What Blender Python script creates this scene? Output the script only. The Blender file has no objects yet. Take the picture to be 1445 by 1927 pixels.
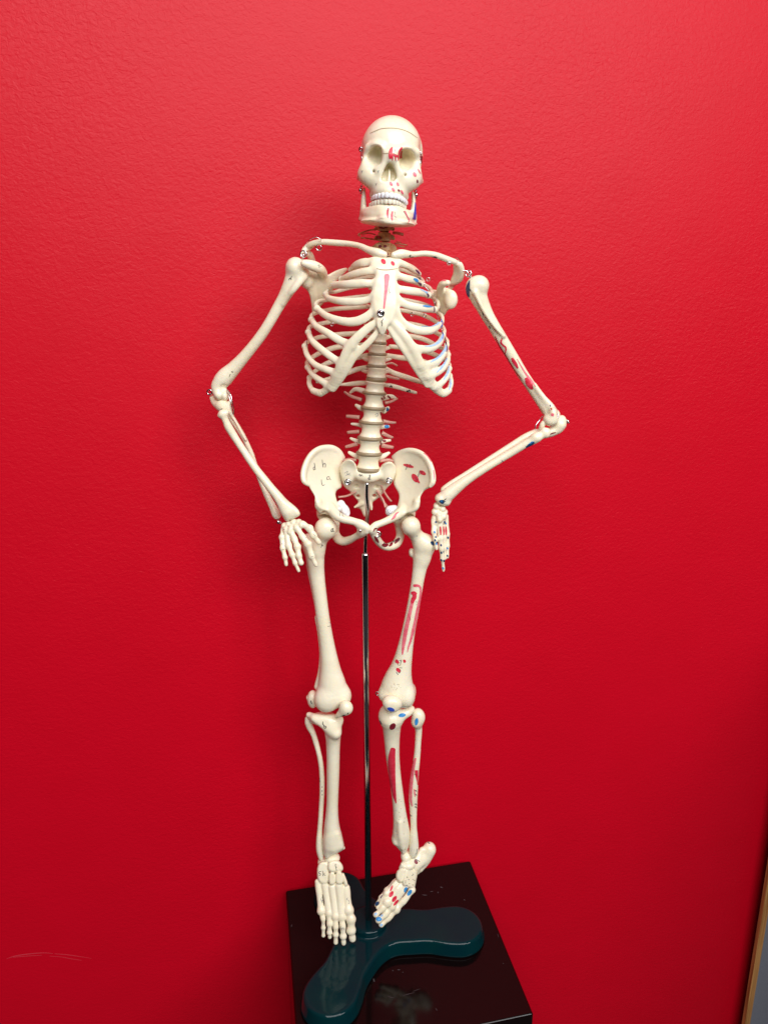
import bpy, math, random
import numpy as np
from mathutils import Vector, Matrix
from mathutils.bvhtree import BVHTree
random.seed(7); rng = np.random.default_rng(7)
R = math.radians
S = bpy.context.scene
COL = S.collection

# ------------------------------------------------------------------ camera, world, light, exposure
PITCH = R(15.0); FPX = 1392.0; CZ = 1.45; D = 0.78
cd = bpy.data.cameras.new('camera'); cam = bpy.data.objects.new('camera', cd); COL.objects.link(cam)
cam.location = (0, 0, CZ); cam.rotation_euler = (math.pi/2 - PITCH, 0, 0)
cd.sensor_fit = 'HORIZONTAL'; cd.sensor_width = 36; cd.lens = 36*FPX/1445.0
cd.clip_start = 0.01; cd.clip_end = 50
S.camera = cam
W = bpy.data.worlds.new('World'); S.world = W; W.use_nodes = True
wn = W.node_tree.nodes; wl = W.node_tree.links
bg = wn['Background']; tc = wn.new('ShaderNodeTexCoord'); sp = wn.new('ShaderNodeSeparateXYZ')
wl.new(tc.outputs['Generated'], sp.inputs[0])
m1 = wn.new('ShaderNodeMath'); m1.operation = 'MULTIPLY_ADD'; m1.inputs[1].default_value = 0.5; m1.inputs[2].default_value = 0.5
wl.new(sp.outputs['Z'], m1.inputs[0])
cr = wn.new('ShaderNodeValToRGB'); wl.new(m1.outputs[0], cr.inputs[0])
cr.color_ramp.elements[0].position = 0.0; cr.color_ramp.elements[0].color = (0.03, 0.03, 0.035, 1)
cr.color_ramp.elements[1].position = 1.0; cr.color_ramp.elements[1].color = (0.75, 0.78, 0.82, 1)
e = cr.color_ramp.elements.new(0.55); e.color = (0.035, 0.035, 0.04, 1)
e = cr.color_ramp.elements.new(0.72); e.color = (0.30, 0.31, 0.33, 1)
wl.new(cr.outputs[0], bg.inputs[0]); bg.inputs[1].default_value = 0.22

def area(name, loc, aim, sx, sy, power, col=(1, 1, 1)):
    ld = bpy.data.lights.new(name, 'AREA'); ld.shape = 'RECTANGLE'; ld.size = sx; ld.size_y = sy
    ld.energy = power; ld.color = col
    o = bpy.data.objects.new(name, ld); COL.objects.link(o); o.location = loc
    o.rotation_euler = (Vector(aim) - Vector(loc)).to_track_quat('-Z', 'Y').to_euler()
    return o
area('ceiling_panel', (0.40, -1.0, 2.68), (0.0, 0.85, 0.9), 2.0, 1.5, 68, (1.0, 0.985, 0.985))
area('added_fill_lamp', (1.95, -1.1, 2.55), (0.1, 0.9, 0.9), 0.9, 0.9, 27, (0.98, 0.98, 1.0))  # added lamp at the right for fill, wall sheen and the diagonal shadow
S.view_settings.view_transform = 'Standard'; S.view_settings.look = 'None'
S.view_settings.exposure = 0.0; S.view_settings.gamma = 1.0
S.cycles.max_bounces = 6

# ------------------------------------------------------------------ photo space to world space
CP, SP = math.cos(PITCH), math.sin(PITCH)
K0 = (0, 0, 1.0)
K1 = (640, 200, 7.225); K2 = (540, 420, 3.8026); K3 = (550, 720, 4.983); K4 = (370, 460, 5.78)
K5 = (380, 720, 5.208); K6 = (790, 480, 4.817); K7 = (740, 740, 4.25)
B1 = (560, 960, 4.818); B2 = (560, 1280, 5.507); B3 = (690, 1280, 5.507); B4 = (570, 1570, 4.983)
B5 = (500, 1560, 2.676); K8 = (640, 400, 9.03)
def ray(K, x, y):
    fx = K[0] + x/K[2]; fy = K[1] + y/K[2]
    cx = (fx - 722.5)/FPX; cu = -(fy - 963.5)/FPX
    return np.array([cx, CP + cu*SP, -SP + cu*CP])
def P(K, x, y, dy=0.0):
    d = ray(K, x, y); t = (D + dy/1000.0)/d[1]
    return d*t + np.array([0, 0, CZ])
def PZ(K, x, y, z):
    d = ray(K, x, y); t = (z - CZ)/d[2]
    return d*t + np.array([0, 0, CZ])
def zc(p): return p[1]*CP - (p[2] - CZ)*SP
def mpp(K, p): return zc(p)/FPX/K[2]          # metres for one pixel of crop K at point p

# ------------------------------------------------------------------ materials
def mat(name, col, rough=0.5, metal=0, sss=0, trans=0, spec=0.5, coat=0, noise=None, bump=None, ior=1.5, alpha=1):
    m = bpy.data.materials.new(name); m.use_nodes = True
    n = m.node_tree.nodes; l = m.node_tree.links; b = n['Principled BSDF']
    b.inputs['Base Color'].default_value = (*col, 1); b.inputs['Roughness'].default_value = rough
    b.inputs['Metallic'].default_value = metal; b.inputs['IOR'].default_value = ior
    b.inputs['Specular IOR Level'].default_value = spec
    b.inputs['Transmission Weight'].default_value = trans
    b.inputs['Coat Weight'].default_value = coat; b.inputs['Coat Roughness'].default_value = 0.08
    b.inputs['Alpha'].default_value = alpha
    if sss:
        b.inputs['Subsurface Weight'].default_value = sss
        b.inputs['Subsurface Radius'].default_value = (1.0, 0.62, 0.3)
        b.inputs['Subsurface Scale'].default_value = 0.002
    t = n.new('ShaderNodeTexCoord')
    if noise:                                   # (scale, second colour, amount)
        nz = n.new('ShaderNodeTexNoise'); nz.inputs['Scale'].default_value = noise[0]; nz.inputs['Detail'].default_value = 5
        l.new(t.outputs['Object'], nz.inputs['Vector'])
        mr = n.new('ShaderNodeMapRange'); mr.inputs[1].default_value = 0.35; mr.inputs[2].default_value = 0.7
        mr.inputs[4].default_value = noise[2]; l.new(nz.outputs[0], mr.inputs[0])
        mx = n.new('ShaderNodeMix'); mx.data_type = 'RGBA'
        mx.inputs[6].default_value = (*col, 1); mx.inputs[7].default_value = (*noise[1], 1)
        l.new(mr.outputs[0], mx.inputs[0]); l.new(mx.outputs[2], b.inputs['Base Color'])
    if bump:                                    # (scale, distance m)
        nz = n.new('ShaderNodeTexNoise'); nz.inputs['Scale'].default_value = bump[0]; nz.inputs['Detail'].default_value = 3
        l.new(t.outputs['Object'], nz.inputs['Vector'])
        bp = n.new('ShaderNodeBump'); bp.inputs['Distance'].default_value = bump[1]; bp.inputs['Strength'].default_value = 1
        l.new(nz.outputs[0], bp.inputs['Height']); l.new(bp.outputs[0], b.inputs['Normal'])
    return m
M = {}
M['bone'] = mat('cream_plastic', (0.90, 0.83, 0.645), 0.25, sss=0.2, noise=(28, (0.83, 0.72, 0.48), 0.55), bump=(170, 0.00035))
M['neck'] = mat('amber_plastic', (0.62, 0.42, 0.21), 0.4, sss=0.2, noise=(60, (0.45, 0.24, 0.1), 0.8), bump=(300, 0.0003))
M['tooth'] = mat('white_plastic', (0.86, 0.87, 0.88), 0.3, sss=0.1)
M['tooth_low'] = mat('ivory_plastic', (0.82, 0.77, 0.62), 0.3, sss=0.15)
M['disc'] = mat('disc_plastic', (0.36, 0.27, 0.16), 0.3, sss=0.3, trans=0.15)
M['nerve'] = mat('clear_pink_plastic', (0.85, 0.50, 0.40), 0.25, trans=0.45, sss=0.2)
M['nerve_amber'] = mat('clear_amber_plastic', (0.60, 0.25, 0.08), 0.3, trans=0.5)
M['chrome'] = mat('chrome', (0.78, 0.78, 0.80), 0.12, metal=1)
M['dark_chrome'] = mat('pole_chrome', (0.62, 0.60, 0.62), 0.09, metal=1)
M['base'] = mat('teal_enamel', (0.001, 0.017, 0.023), 0.06, spec=0.20, noise=(30, (0.001, 0.024, 0.024), 0.6), bump=(22, 0.0003))
M['box'] = mat('black_lacquer', (0.004, 0.0015, 0.0015), 0.12, spec=0.16, coat=0.22, bump=(9, 0.0001))
M['ink'] = mat('black_ink', (0.035, 0.03, 0.035), 0.5)
M['pencil'] = mat('grey_ink', (0.28, 0.26, 0.24), 0.6)
M['cut'] = mat('seam_line', (0.42, 0.32, 0.20), 0.6)
M['red'] = mat('red_paint', (0.66, 0.012, 0.04), 0.4, noise=(300, (0.80, 0.07, 0.12), 0.6))
M['pink'] = mat('pink_wash', (0.86, 0.22, 0.26), 0.4, noise=(220, (0.75, 0.06, 0.12), 0.8))
M['darkred'] = mat('dark_red_paint', (0.16, 0.006, 0.015), 0.45, noise=(220, (0.28, 0.012, 0.03), 0.8))
M['blue'] = mat('blue_paint', (0.02, 0.22, 0.56), 0.45, noise=(220, (0.08, 0.36, 0.70), 0.7))
M['lightblue'] = mat('pale_blue_wash', (0.30, 0.52, 0.78), 0.45, noise=(220, (0.55, 0.66, 0.78), 0.8))
M['darkblue'] = mat('dark_blue_paint', (0.012, 0.06, 0.16), 0.45)
M['royal'] = mat('royal_blue_paint', (0.03, 0.08, 0.48), 0.45)
M['purple'] = mat('purple_ink', (0.10, 0.03, 0.10), 0.5)

def wall_mat():
    m = bpy.data.materials.new('red_wall_paint'); m.use_nodes = True
    n = m.node_tree.nodes; l = m.node_tree.links; b = n['Principled BSDF']
    t = n.new('ShaderNodeTexCoord')
    mp = n.new('ShaderNodeMapping'); mp.inputs['Scale'].default_value = (0.85, 1, 1.15)
    l.new(t.outputs['Object'], mp.inputs[0])
    n1 = n.new('ShaderNodeTexNoise'); n1.inputs['Scale'].default_value = 210; n1.inputs['Detail'].default_value = 4; n1.inputs['Roughness'].default_value = 0.6
    n1.inputs['Distortion'].default_value = 0.6
    n2 = n.new('ShaderNodeTexNoise'); n2.inputs['Scale'].default_value = 16; n2.inputs['Detail'].default_value = 3
    n3 = n.new('ShaderNodeTexNoise'); n3.inputs['Scale'].default_value = 3
    for q in (n1, n2): l.new(mp.outputs[0], q.inputs['Vector'])
    l.new(t.outputs['Object'], n3.inputs['Vector'])
    mod = n.new('ShaderNodeMapRange'); mod.inputs[1].default_value = 0.3; mod.inputs[2].default_value = 0.7
    mod.inputs[3].default_value = 0.45; mod.inputs[4].default_value = 1.0
    l.new(n3.outputs[0], mod.inputs[0])
    mu = n.new('ShaderNodeMath'); mu.operation = 'MULTIPLY'; l.new(n1.outputs[0], mu.inputs[0]); l.new(mod.outputs[0], mu.inputs[1])
    b1 = n.new('ShaderNodeBump'); b1.inputs['Distance'].default_value = 0.00075; b1.inputs['Strength'].default_value = 1.0
    l.new(mu.outputs[0], b1.inputs['Height'])
    b2 = n.new('ShaderNodeBump'); b2.inputs['Distance'].default_value = 0.0008; b2.inputs['Strength'].default_value = 0.5
    l.new(n2.outputs[0], b2.inputs['Height']); l.new(b1.outputs[0], b2.inputs['Normal'])
    l.new(b2.outputs[0], b.inputs['Normal'])
    mx = n.new('ShaderNodeMix'); mx.data_type = 'RGBA'
    mx.inputs[6].default_value = (0.60, 0.0001, 0.014, 1); mx.inputs[7].default_value = (0.555, 0.0001, 0.011, 1)
    l.new(n2.outputs[0], mx.inputs[0]); l.new(mx.outputs[2], b.inputs['Base Color'])
    b.inputs['Roughness'].default_value = 0.46; b.inputs['Specular IOR Level'].default_value = 0.24
    return m
M['wall'] = wall_mat()

def wood_mat():
    m = bpy.data.materials.new('oak'); m.use_nodes = True
    n = m.node_tree.nodes; l = m.node_tree.links; b = n['Principled BSDF']
    t = n.new('ShaderNodeTexCoord'); mp = n.new('ShaderNodeMapping'); mp.inputs['Scale'].default_value = (260, 260, 9)
    l.new(t.outputs['Object'], mp.inputs[0]); nz = n.new('ShaderNodeTexNoise'); nz.inputs['Detail'].default_value = 6; nz.inputs['Scale'].default_value = 1
    l.new(mp.outputs[0], nz.inputs['Vector']); c = n.new('ShaderNodeValToRGB'); l.new(nz.outputs[0], c.inputs[0])
    c.color_ramp.elements[0].position = 0.32; c.color_ramp.elements[0].color = (0.26, 0.10, 0.025, 1)
    c.color_ramp.elements[1].position = 0.62; c.color_ramp.elements[1].color = (0.55, 0.28, 0.09, 1)
    l.new(c.outputs[0], b.inputs['Base Color']); b.inputs['Roughness'].default_value = 0.5
    return m
M['wood'] = wood_mat()
M['grey'] = mat('grey_laminate', (0.16, 0.17, 0.20), 0.6, noise=(900, (0.22, 0.23, 0.27), 0.8))
M['carpet'] = mat('dark_carpet', (0.02, 0.02, 0.022), 0.9, noise=(400, (0.035, 0.034, 0.036), 1.0))
M['scuff'] = mat('scuff', (0.62, 0.03, 0.055), 0.6)

# ------------------------------------------------------------------ objects
def thing(name, label, cat, loc):
    o = bpy.data.objects.new(name, None); COL.objects.link(o); o.location = loc
    o.empty_display_size = 0.05; o['label'] = label; o['category'] = cat
    return o
def wloc(o):
    v = Vector(o.location)
    while o.parent: o = o.parent; v += Vector(o.location)
    return v
def add_mesh(name, V, F, m, parent=None, normals=None, smooth=True, label=None):
    V = np.asarray(V, dtype=np.float64); c = (V.min(0) + V.max(0))/2
    me = bpy.data.meshes.new(name)
    me.from_pydata((V - c).tolist(), [], F.tolist() if hasattr(F, 'tolist') else F)
    me.materials.append(M[m] if isinstance(m, str) else m)
    if smooth: me.polygons.foreach_set('use_smooth', [True]*len(me.polygons))
    if normals is not None: me.normals_split_custom_set_from_vertices(normals.tolist())
    me.update()
    o = bpy.data.objects.new(name, me); COL.objects.link(o)
    if parent is not None:
        o.parent = parent; o.location = Vector(c) - wloc(parent)
    else: o.location = c
    if label: o['label'] = label
    return o

def crom(pts, n):
    pts = np.asarray(pts, float)
    if len(pts) < 3 or n <= 1:
        out = [pts[0] + (pts[-1]-pts[0])*t for t in np.linspace(0, 1, max(2, n+1))] if len(pts) == 2 else list(pts)
        return np.array(out)
    out = []
    for i in range(len(pts)-1):
        p1, p2 = pts[i], pts[i+1]
        p0 = pts[i-1] if i > 0 else 2*p1-p2
        p3 = pts[i+2] if i+2 < len(pts) else 2*p2-p1
        for j in range(n):
            t = j/n
            out.append(0.5*((2*p1) + (-p0+p2)*t + (2*p0-5*p1+4*p2-p3)*t*t + (-p0+3*p1-3*p2+p3)*t**3))
    out.append(pts[-1]); return np.array(out)
def chaikin(p, n=2):
    p = np.asarray(p, float)
    for _ in range(n):
        q = np.roll(p, -1, 0); p = np.stack([0.75*p+0.25*q, 0.25*p+0.75*q], 1).reshape(-1, 2)
    return p

# ------------------------------------------------------------------ blended solids, meshed by surface nets
BIG = 1.0
class Field:
    def __init__(s, h=0.0008, smooth=2): s.h = h; s.ops = []; s.sm = smooth
    def tube(s, lab, K, pts, fy=1.0, k=0.0015, sub=4, op='+', fr=0.0):
        w = []
        for (x, y, dy, r) in pts:
            p = P(K, x, y, dy); w.append([*p, r*mpp(K, p)])
        w = crom(w, sub)
        s.ops.append(('tube', lab, w, fy, k, op)); return s
    def ell(s, lab, K, x, y, dy, rx, rz, rd, k=0.003, op='+', roll=0, tilt=0):
        p = P(K, x, y, dy); q = mpp(K, p)
        Rm = np.array((Matrix.Rotation(R(roll), 3, 'Y') @ Matrix.Rotation(R(tilt), 3, 'X')))
        s.ops.append(('ell', lab, p, np.array([rx*q, rd/1000, rz*q]), k, op, Rm)); return s
    def plate(s, lab, K, poly, ctrl, th, rnd=None, k=0.0015, op='+', ch=2):
        poly = chaikin([(K[0]+x/K[2], K[1]+y/K[2]) for x, y in poly], ch)
        c = np.array([(K[0]+x/K[2], K[1]+y/K[2], d) for x, y, d in ctrl], float)
        u = (c[:, 0]-c[:, 0].mean())/100; v = (c[:, 1]-c[:, 1].mean())/100
        cols = [np.ones_like(u)]
        if len(c) >= 3: cols += [u, v]
        if len(c) >= 6: cols += [u*u, u*v, v*v]
        co = np.linalg.lstsq(np.stack(cols, 1), c[:, 2], rcond=None)[0]
        co = np.concatenate([co, np.zeros(6-len(co))])
        s.ops.append(('plate', lab, poly, (c[:, 0].mean(), c[:, 1].mean()), co, th/1000, (rnd or th*0.9)/1000, k, op)); return s
    def spool(s, lab, a, b, re, rm, k=0.001, fy=0.8, rnd=0.0012):
        s.ops.append(('spool', lab, np.array(a), np.array(b), re, rm, k, '+', fy, rnd)); return s
    def bbox(s, o):
        if o[0] == 'tube':
            w = o[2]; r = w[:, 3:4]*max(1, o[3]); return (w[:, :3]-r).min(0), (w[:, :3]+r).max(0)
        if o[0] == 'ell':
            r = np.full(3, o[3].max()) if abs(o[6]-np.eye(3)).max() > 1e-6 else o[3]
            return o[2]-r, o[2]+r
        if o[0] == 'plate':
            _, _, poly, mc, co, th, rn, k, op = o
            ys = [s.surf(p[0], p[1], mc, co) for p in poly]
            pts = [P(K0, p[0], p[1], y*1000) for p, y in zip(poly, ys)]
            pts = np.array(pts); m = np.array([0.002, th+0.003, 0.002]); return pts.min(0)-m, pts.max(0)+m
        if o[0] == 'spool':
            r = max(o[4], o[5]); return np.minimum(o[2], o[3])-r, np.maximum(o[2], o[3])+r
    @staticmethod
    def surf(fx, fy, mc, co):
        u = (fx-mc[0])/100; v = (fy-mc[1])/100
        return (co[0]+co[1]*u+co[2]*v+co[3]*u*u+co[4]*u*v+co[5]*v*v)/1000
    def build(s):
        h = s.h; bb = [s.bbox(o) for o in s.ops if o[7 if o[0] in ('spool',) else (8 if o[0] == 'plate' else 5)] == '+']
        lo = np.min([b[0] for b in bb], 0) - 3*h; hi = np.max([b[1] for b in bb], 0) + 3*h
        n = np.ceil((hi-lo)/h).astype(int)+1
        s.lo = lo; G = np.full(n, BIG, np.float32); RAW = np.full(n, BIG, np.float32); L = np.zeros(n, np.int16)
        ax = [lo[i] + h*np.arange(n[i]) for i in range(3)]
        labs = []
        def rngs(b0, b1, m):
            a = np.maximum(np.floor((b0-m-lo)/h).astype(int), 0); z = np.minimum(np.ceil((b1+m-lo)/h).astype(int)+1, n)
            return tuple(slice(a[i], max(z[i], a[i])) for i in range(3))
        for o in s.ops:
            kind, lab = o[0], o[1]
            if lab not in labs: labs.append(lab)
            li = labs.index(lab)
            if kind == 'tube': k, op = o[4], o[5]
            elif kind == 'ell': k, op = o[4], o[5]
            elif kind == 'plate': k, op = o[7], o[8]
            else: k, op = o[6], '+'
            b0, b1 = s.bbox(o); mg = k+2.5*h
            sl = rngs(b0, b1, mg)
            if min(q.stop-q.start for q in sl) <= 0: continue
            X, Y, Z = (ax[0][sl[0]][:, None, None].astype(np.float32), ax[1][sl[1]][None, :, None].astype(np.float32), ax[2][sl[2]][None, None, :].astype(np.float32))
            if kind == 'tube':
                w, fy = o[2], o[3]
                T = np.full(tuple(q.stop-q.start for q in sl), BIG, np.float32)
                for a, b in zip(w[:-1], w[1:]):
                    r = max(a[3], b[3])*max(1, fy)
                    s2 = rngs(np.minimum(a[:3], b[:3])-r, np.maximum(a[:3], b[:3])+r, mg)
                    ls = tuple(slice(max(s2[i].start, sl[i].start)-sl[i].start, max(0, min(s2[i].stop, sl[i].stop)-sl[i].start)) for i in range(3))
                    x, y, z = X[ls[0]]-a[0], Y[:, ls[1]]-a[1], Z[:, :, ls[2]]-a[2]
                    d = b[:3]-a[:3]; dd = float(d@d)+1e-12
                    t = np.clip((x*d[0]+y*d[1]+z*d[2])/dd, 0, 1)
                    q = np.sqrt((x-t*d[0])**2 + ((y-t*d[1])/fy)**2 + (z-t*d[2])**2) - (a[3]+t*(b[3]-a[3]))
                    T[ls] = np.minimum(T[ls], q*min(1, fy))
            elif kind == 'ell':
                c, r, Rm = o[2], o[3], o[6]
                x, y, z = X-c[0], Y-c[1], Z-c[2]
                q = [(Rm[0, i]*x + Rm[1, i]*y + Rm[2, i]*z)/r[i] for i in range(3)]
                k0 = np.sqrt(q[0]**2+q[1]**2+q[2]**2)
                k1 = np.sqrt((q[0]/r[0])**2+(q[1]/r[1])**2+(q[2]/r[2])**2)+1e-6
                T = (k0*(k0-1)/k1).astype(np.float32)
            elif kind == 'plate':
                _, _, poly, mc, co, th, rn, _, _ = o
                zr = Z-CZ; dep = Y*CP - zr*SP
                fx = 722.5 + FPX*X/dep; fyy = (963.5 - FPX*(Y*SP+zr*CP)/dep)+0*X
                dist = np.full(fx.shape, 1e9, np.float32); ins = np.zeros(fx.shape, bool)
                q = np.roll(poly, -1, 0)
                for (ax_, ay), (bx, by) in zip(poly, q):
                    ex, ey = bx-ax_, by-ay; px, py = fx-ax_, fyy-ay
                    t = np.clip((px*ex+py*ey)/(ex*ex+ey*ey+1e-9), 0, 1)
                    dist = np.minimum(dist, (px-t*ex)**2+(py-t*ey)**2)
                    if abs(ey) > 1e-9: ins ^= ((ay > fyy) != (by > fyy)) & (fx < ex*(fyy-ay)/ey+ax_)
                dist = np.sqrt(dist)*dep/FPX
                d2 = np.where(ins, -dist, dist)
                ys = D + s.surf(fx, fyy, mc, co)
                a = d2+rn; b = np.abs(Y-ys)-th+rn
                T = (np.sqrt(np.maximum(a, 0)**2+np.maximum(b, 0)**2)+np.minimum(np.maximum(a, b), 0)-rn).astype(np.float32)
            else:
                a, b, re, rm, fy, rnd = o[2], o[3], o[4], o[5], o[8], o[9]
                c = (a+b)/2; d = b-a; Ln = np.linalg.norm(d); d = d/Ln
                x, y, z = X-c[0], Y-c[1], Z-c[2]
                t = x*d[0]+y*d[1]+z*d[2]
                rad = np.sqrt((x-t*d[0])**2+((y-t*d[1])/fy)**2+(z-t*d[2])**2)
                rr = rm+(re-rm)*np.clip(np.abs(t)/(Ln/2), 0, 1)**2.2
                u = (rad-rr)*0.85+rnd; v = np.abs(t)-Ln/2+rnd
                T = (np.sqrt(np.maximum(u, 0)**2+np.maximum(v, 0)**2)+np.minimum(np.maximum(u, v), 0)-rnd).astype(np.float32)
            g = G[sl]
            if op == '+':
                raw = RAW[sl]; L[sl] = np.where(T < raw, li, L[sl]); RAW[sl] = np.minimum(raw, T)
                hh = np.maximum(k-np.abs(g-T), 0)/k if k > 0 else 0
                G[sl] = np.minimum(g, T)-hh*hh*k*0.25
            else:
                hh = np.maximum(k-np.abs(g+T), 0)/k
                G[sl] = np.maximum(g, -T)+hh*hh*k*0.25
        s.labs = labs
        V, F = surfnets(G, lo, h)
        for _ in range(s.sm): V = lap(V, F)
        fn = np.cross(V[F[:, 2]]-V[F[:, 0]], V[F[:, 3]]-V[F[:, 1]])
        N = np.zeros_like(V)
        for i in range(4):
            for c in range(3): N[:, c] += np.bincount(F[:, i], fn[:, c], len(V))
        N /= np.linalg.norm(N, axis=1, keepdims=True)+1e-12
        gi = np.clip(np.rint((V[F].mean(1)-lo)/h).astype(int), 0, n-1)
        s.FL = L[gi[:, 0], gi[:, 1], gi[:, 2]]
        s.V, s.F, s.N = V, F, N
        s.bvh = BVHTree.FromPolygons(V.tolist(), F.tolist())
        return s
    def make(s, spec, sel=None):
        """spec: label -> (object name, parent, material, text label or None)"""
        if not hasattr(s, 'V'): s.build()
        out = {}
        for lab, sp_ in spec.items():
            if lab not in s.labs: continue
            f = s.F[s.FL == s.labs.index(lab)] if len(s.labs) > 1 else s.F
            if not len(f): continue
            ids, inv = np.unique(f, return_inverse=True)
            par = out[sp_[1]] if isinstance(sp_[1], str) else sp_[1]
            out[lab] = add_mesh(sp_[0], s.V[ids], inv.reshape(f.shape), sp_[2], par, normals=s.N[ids] if len(s.labs) > 1 else None,
                                label=sp_[3] if len(sp_) > 3 else None)
        return out
def grow(poly, k):
    c = np.mean(np.array(poly, float), 0); return [tuple(c+(np.array(p)-c)*k) for p in poly]
def surfnets(G, lo, h):
    s = G < 0; n = G.shape
    cnt = np.zeros((n[0]-1, n[1]-1, n[2]-1), np.int8)
    for dx in (0, 1):
        for dy in (0, 1):
            for dz in (0, 1): cnt += s[dx:n[0]-1+dx, dy:n[1]-1+dy, dz:n[2]-1+dz]
    act = (cnt > 0) & (cnt < 8)
    I = np.argwhere(act); idx = np.full(act.shape, -1, np.int32); idx[act] = np.arange(len(I))
    cs = [(a, b, c) for a in (0, 1) for b in (0, 1) for c in (0, 1)]
    val = {c: G[I[:, 0]+c[0], I[:, 1]+c[1], I[:, 2]+c[2]].astype(np.float64) for c in cs}
    acc = np.zeros((len(I), 3)); m = np.zeros(len(I))
    for c in cs:
        for a in range(3):
            if c[a] == 0:
                e_ = list(c); e_[a] = 1; e_ = tuple(e_)
                v0, v1 = val[c], val[e_]; mk = (v0 < 0) != (v1 < 0)
                t = np.where(mk, v0/np.where(mk, v0-v1, 1), 0)
                p = np.tile(np.array(c, float), (len(I), 1)); p[:, a] += t
                acc += p*mk[:, None]; m += mk
    V = (I + acc/m[:, None])*h + lo
    Fs = []
    for a in range(3):
        b, c = (a+1) % 3, (a+2) % 3
        s0 = [slice(1, None)]*3; s1 = [slice(1, None)]*3
        s0[a] = slice(0, n[a]-1); s1[a] = slice(1, n[a])
        S0, S1 = s[tuple(s0)], s[tuple(s1)]
        E = np.argwhere(S0 != S1)
        if not len(E): continue
        inside = S0[E[:, 0], E[:, 1], E[:, 2]]
        base = E.copy(); base[:, b] += 1; base[:, c] += 1
        ok = (base[:, b] < n[b]-1) & (base[:, c] < n[c]-1)
        base = base[ok]; inside = inside[ok]
        def g(ob, oc):
            q = base.copy(); q[:, b] -= ob; q[:, c] -= oc
            return idx[q[:, 0], q[:, 1], q[:, 2]]
        q = np.stack([g(1, 1), g(0, 1), g(0, 0), g(1, 0)], 1)
        q[~inside] = q[~inside][:, ::-1]
        Fs.append(q)
    return V, np.concatenate(Fs)
def lap(V, F, lam=0.5):
    A = np.zeros_like(V); c = np.zeros(len(V))
    for i in range(4):
        j = (i+1) % 4
        for (p, q) in ((i, j), (j, i)):
            for d in range(3): A[:, d] += np.bincount(F[:, p], V[F[:, q], d], len(V))
            c += np.bincount(F[:, p], minlength=len(V))
    return V + lam*(A/np.maximum(c, 1)[:, None]-V)

# ------------------------------------------------------------------ direct meshes
class MB:
    def __init__(s): s.V = []; s.F = []
    def tube(s, pts, r, seg=8, close=False, cap=True):
        pts = [Vector(p) for p in pts]; n = len(pts); b0 = len(s.V)
        rr = r if hasattr(r, '__len__') else [r]*n
        up = Vector((0.13, 0.31, 0.94)); prev = None
        for i, p in enumerate(pts):
            if close: t = pts[(i+1) % n]-pts[i-1]
            else: t = pts[min(i+1, n-1)]-pts[max(i-1, 0)]
            t.normalize()
            u = (prev - t*prev.dot(t)) if prev is not None else t.cross(up)
            if u.length < 1e-6: u = t.orthogonal()
            u.normalize(); prev = u; v = t.cross(u)
            for j in range(seg):
                a = 2*math.pi*j/seg; s.V.append(p+(u*math.cos(a)+v*math.sin(a))*rr[i])
        for i in range(n if close else n-1):
            for j in range(seg):
                a = b0+i*seg+j; b = b0+i*seg+(j+1) % seg; c = b0+((i+1) % n)*seg+(j+1) % seg; d = b0+((i+1) % n)*seg+j
                s.F.append((a, b, c, d))
        if cap and not close:
            s.F.append(tuple(b0+j for j in range(seg))[::-1]); s.F.append(tuple(b0+(n-1)*seg+j for j in range(seg)))
        return s
    def lathe(s, a, b, prof, seg=24, sq=1.0):
        """prof: list of (t along a-b, radius m)"""
        a = Vector(a); b = Vector(b); d = b-a
        ax = d.normalized(); u = Vector((1, 0, 0)); u = (u-ax*u.dot(ax)).normalized(); v = ax.cross(u); b0 = len(s.V)
        for (t, r) in prof:
            for j in range(seg):
                an = 2*math.pi*j/seg; s.V.append(a+d*t+u*math.cos(an)*r+v*math.sin(an)*r*sq)
        for i in range(len(prof)-1):
            for j in range(seg):
                s.F.append((b0+i*seg+j, b0+i*seg+(j+1) % seg, b0+(i+1)*seg+(j+1) % seg, b0+(i+1)*seg+j))
        s.F.append(tuple(b0+j for j in range(seg))[::-1]); s.F.append(tuple(b0+(len(prof)-1)*seg+j for j in range(seg)))
        return s
    def ball(s, c, r, nu=12, nv=8):
        """r: radius or (rx, ry, rz)"""
        r = r if hasattr(r, '__len__') else (r, r, r); b0 = len(s.V)
        for i in range(nv+1):
            th = math.pi*i/nv
            for j in range(nu):
                ph = 2*math.pi*j/nu
                s.V.append(Vector((c[0]+r[0]*math.sin(th)*math.cos(ph), c[1]+r[1]*math.sin(th)*math.sin(ph), c[2]+r[2]*math.cos(th))))
        for i in range(nv):
            for j in range(nu):
                s.F.append((b0+i*nu+j, b0+(i+1)*nu+j, b0+(i+1)*nu+(j+1) % nu, b0+i*nu+(j+1) % nu))
        return s
    def make(s, name, m, parent=None, smooth=True, label=None): return add_mesh(name, [tuple(v) for v in s.V], s.F, m, parent, smooth=smooth, label=label)
def ringpts(K, x, y, dy, rpx, nrm=(0, 1, 0), n=20):
    c = Vector(P(K, x, y, dy)); r = rpx*mpp(K, c); nn = Vector(nrm).normalized(); u = nn.orthogonal().normalized(); v = nn.cross(u)
    return [c+(u*math.cos(2*math.pi*i/n)+v*math.sin(2*math.pi*i/n))*r for i in range(n)]
def wire_ring(K, x, y, dy, rpx, w, parent, nrm=(0.3, 1, 0.2), name='wire_ring', m='chrome'):
    c = P(K, x, y, dy); return MB().tube(ringpts(K, x, y, dy, rpx, nrm), w*mpp(K, c), 8, close=True).make(name, m, parent)
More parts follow.
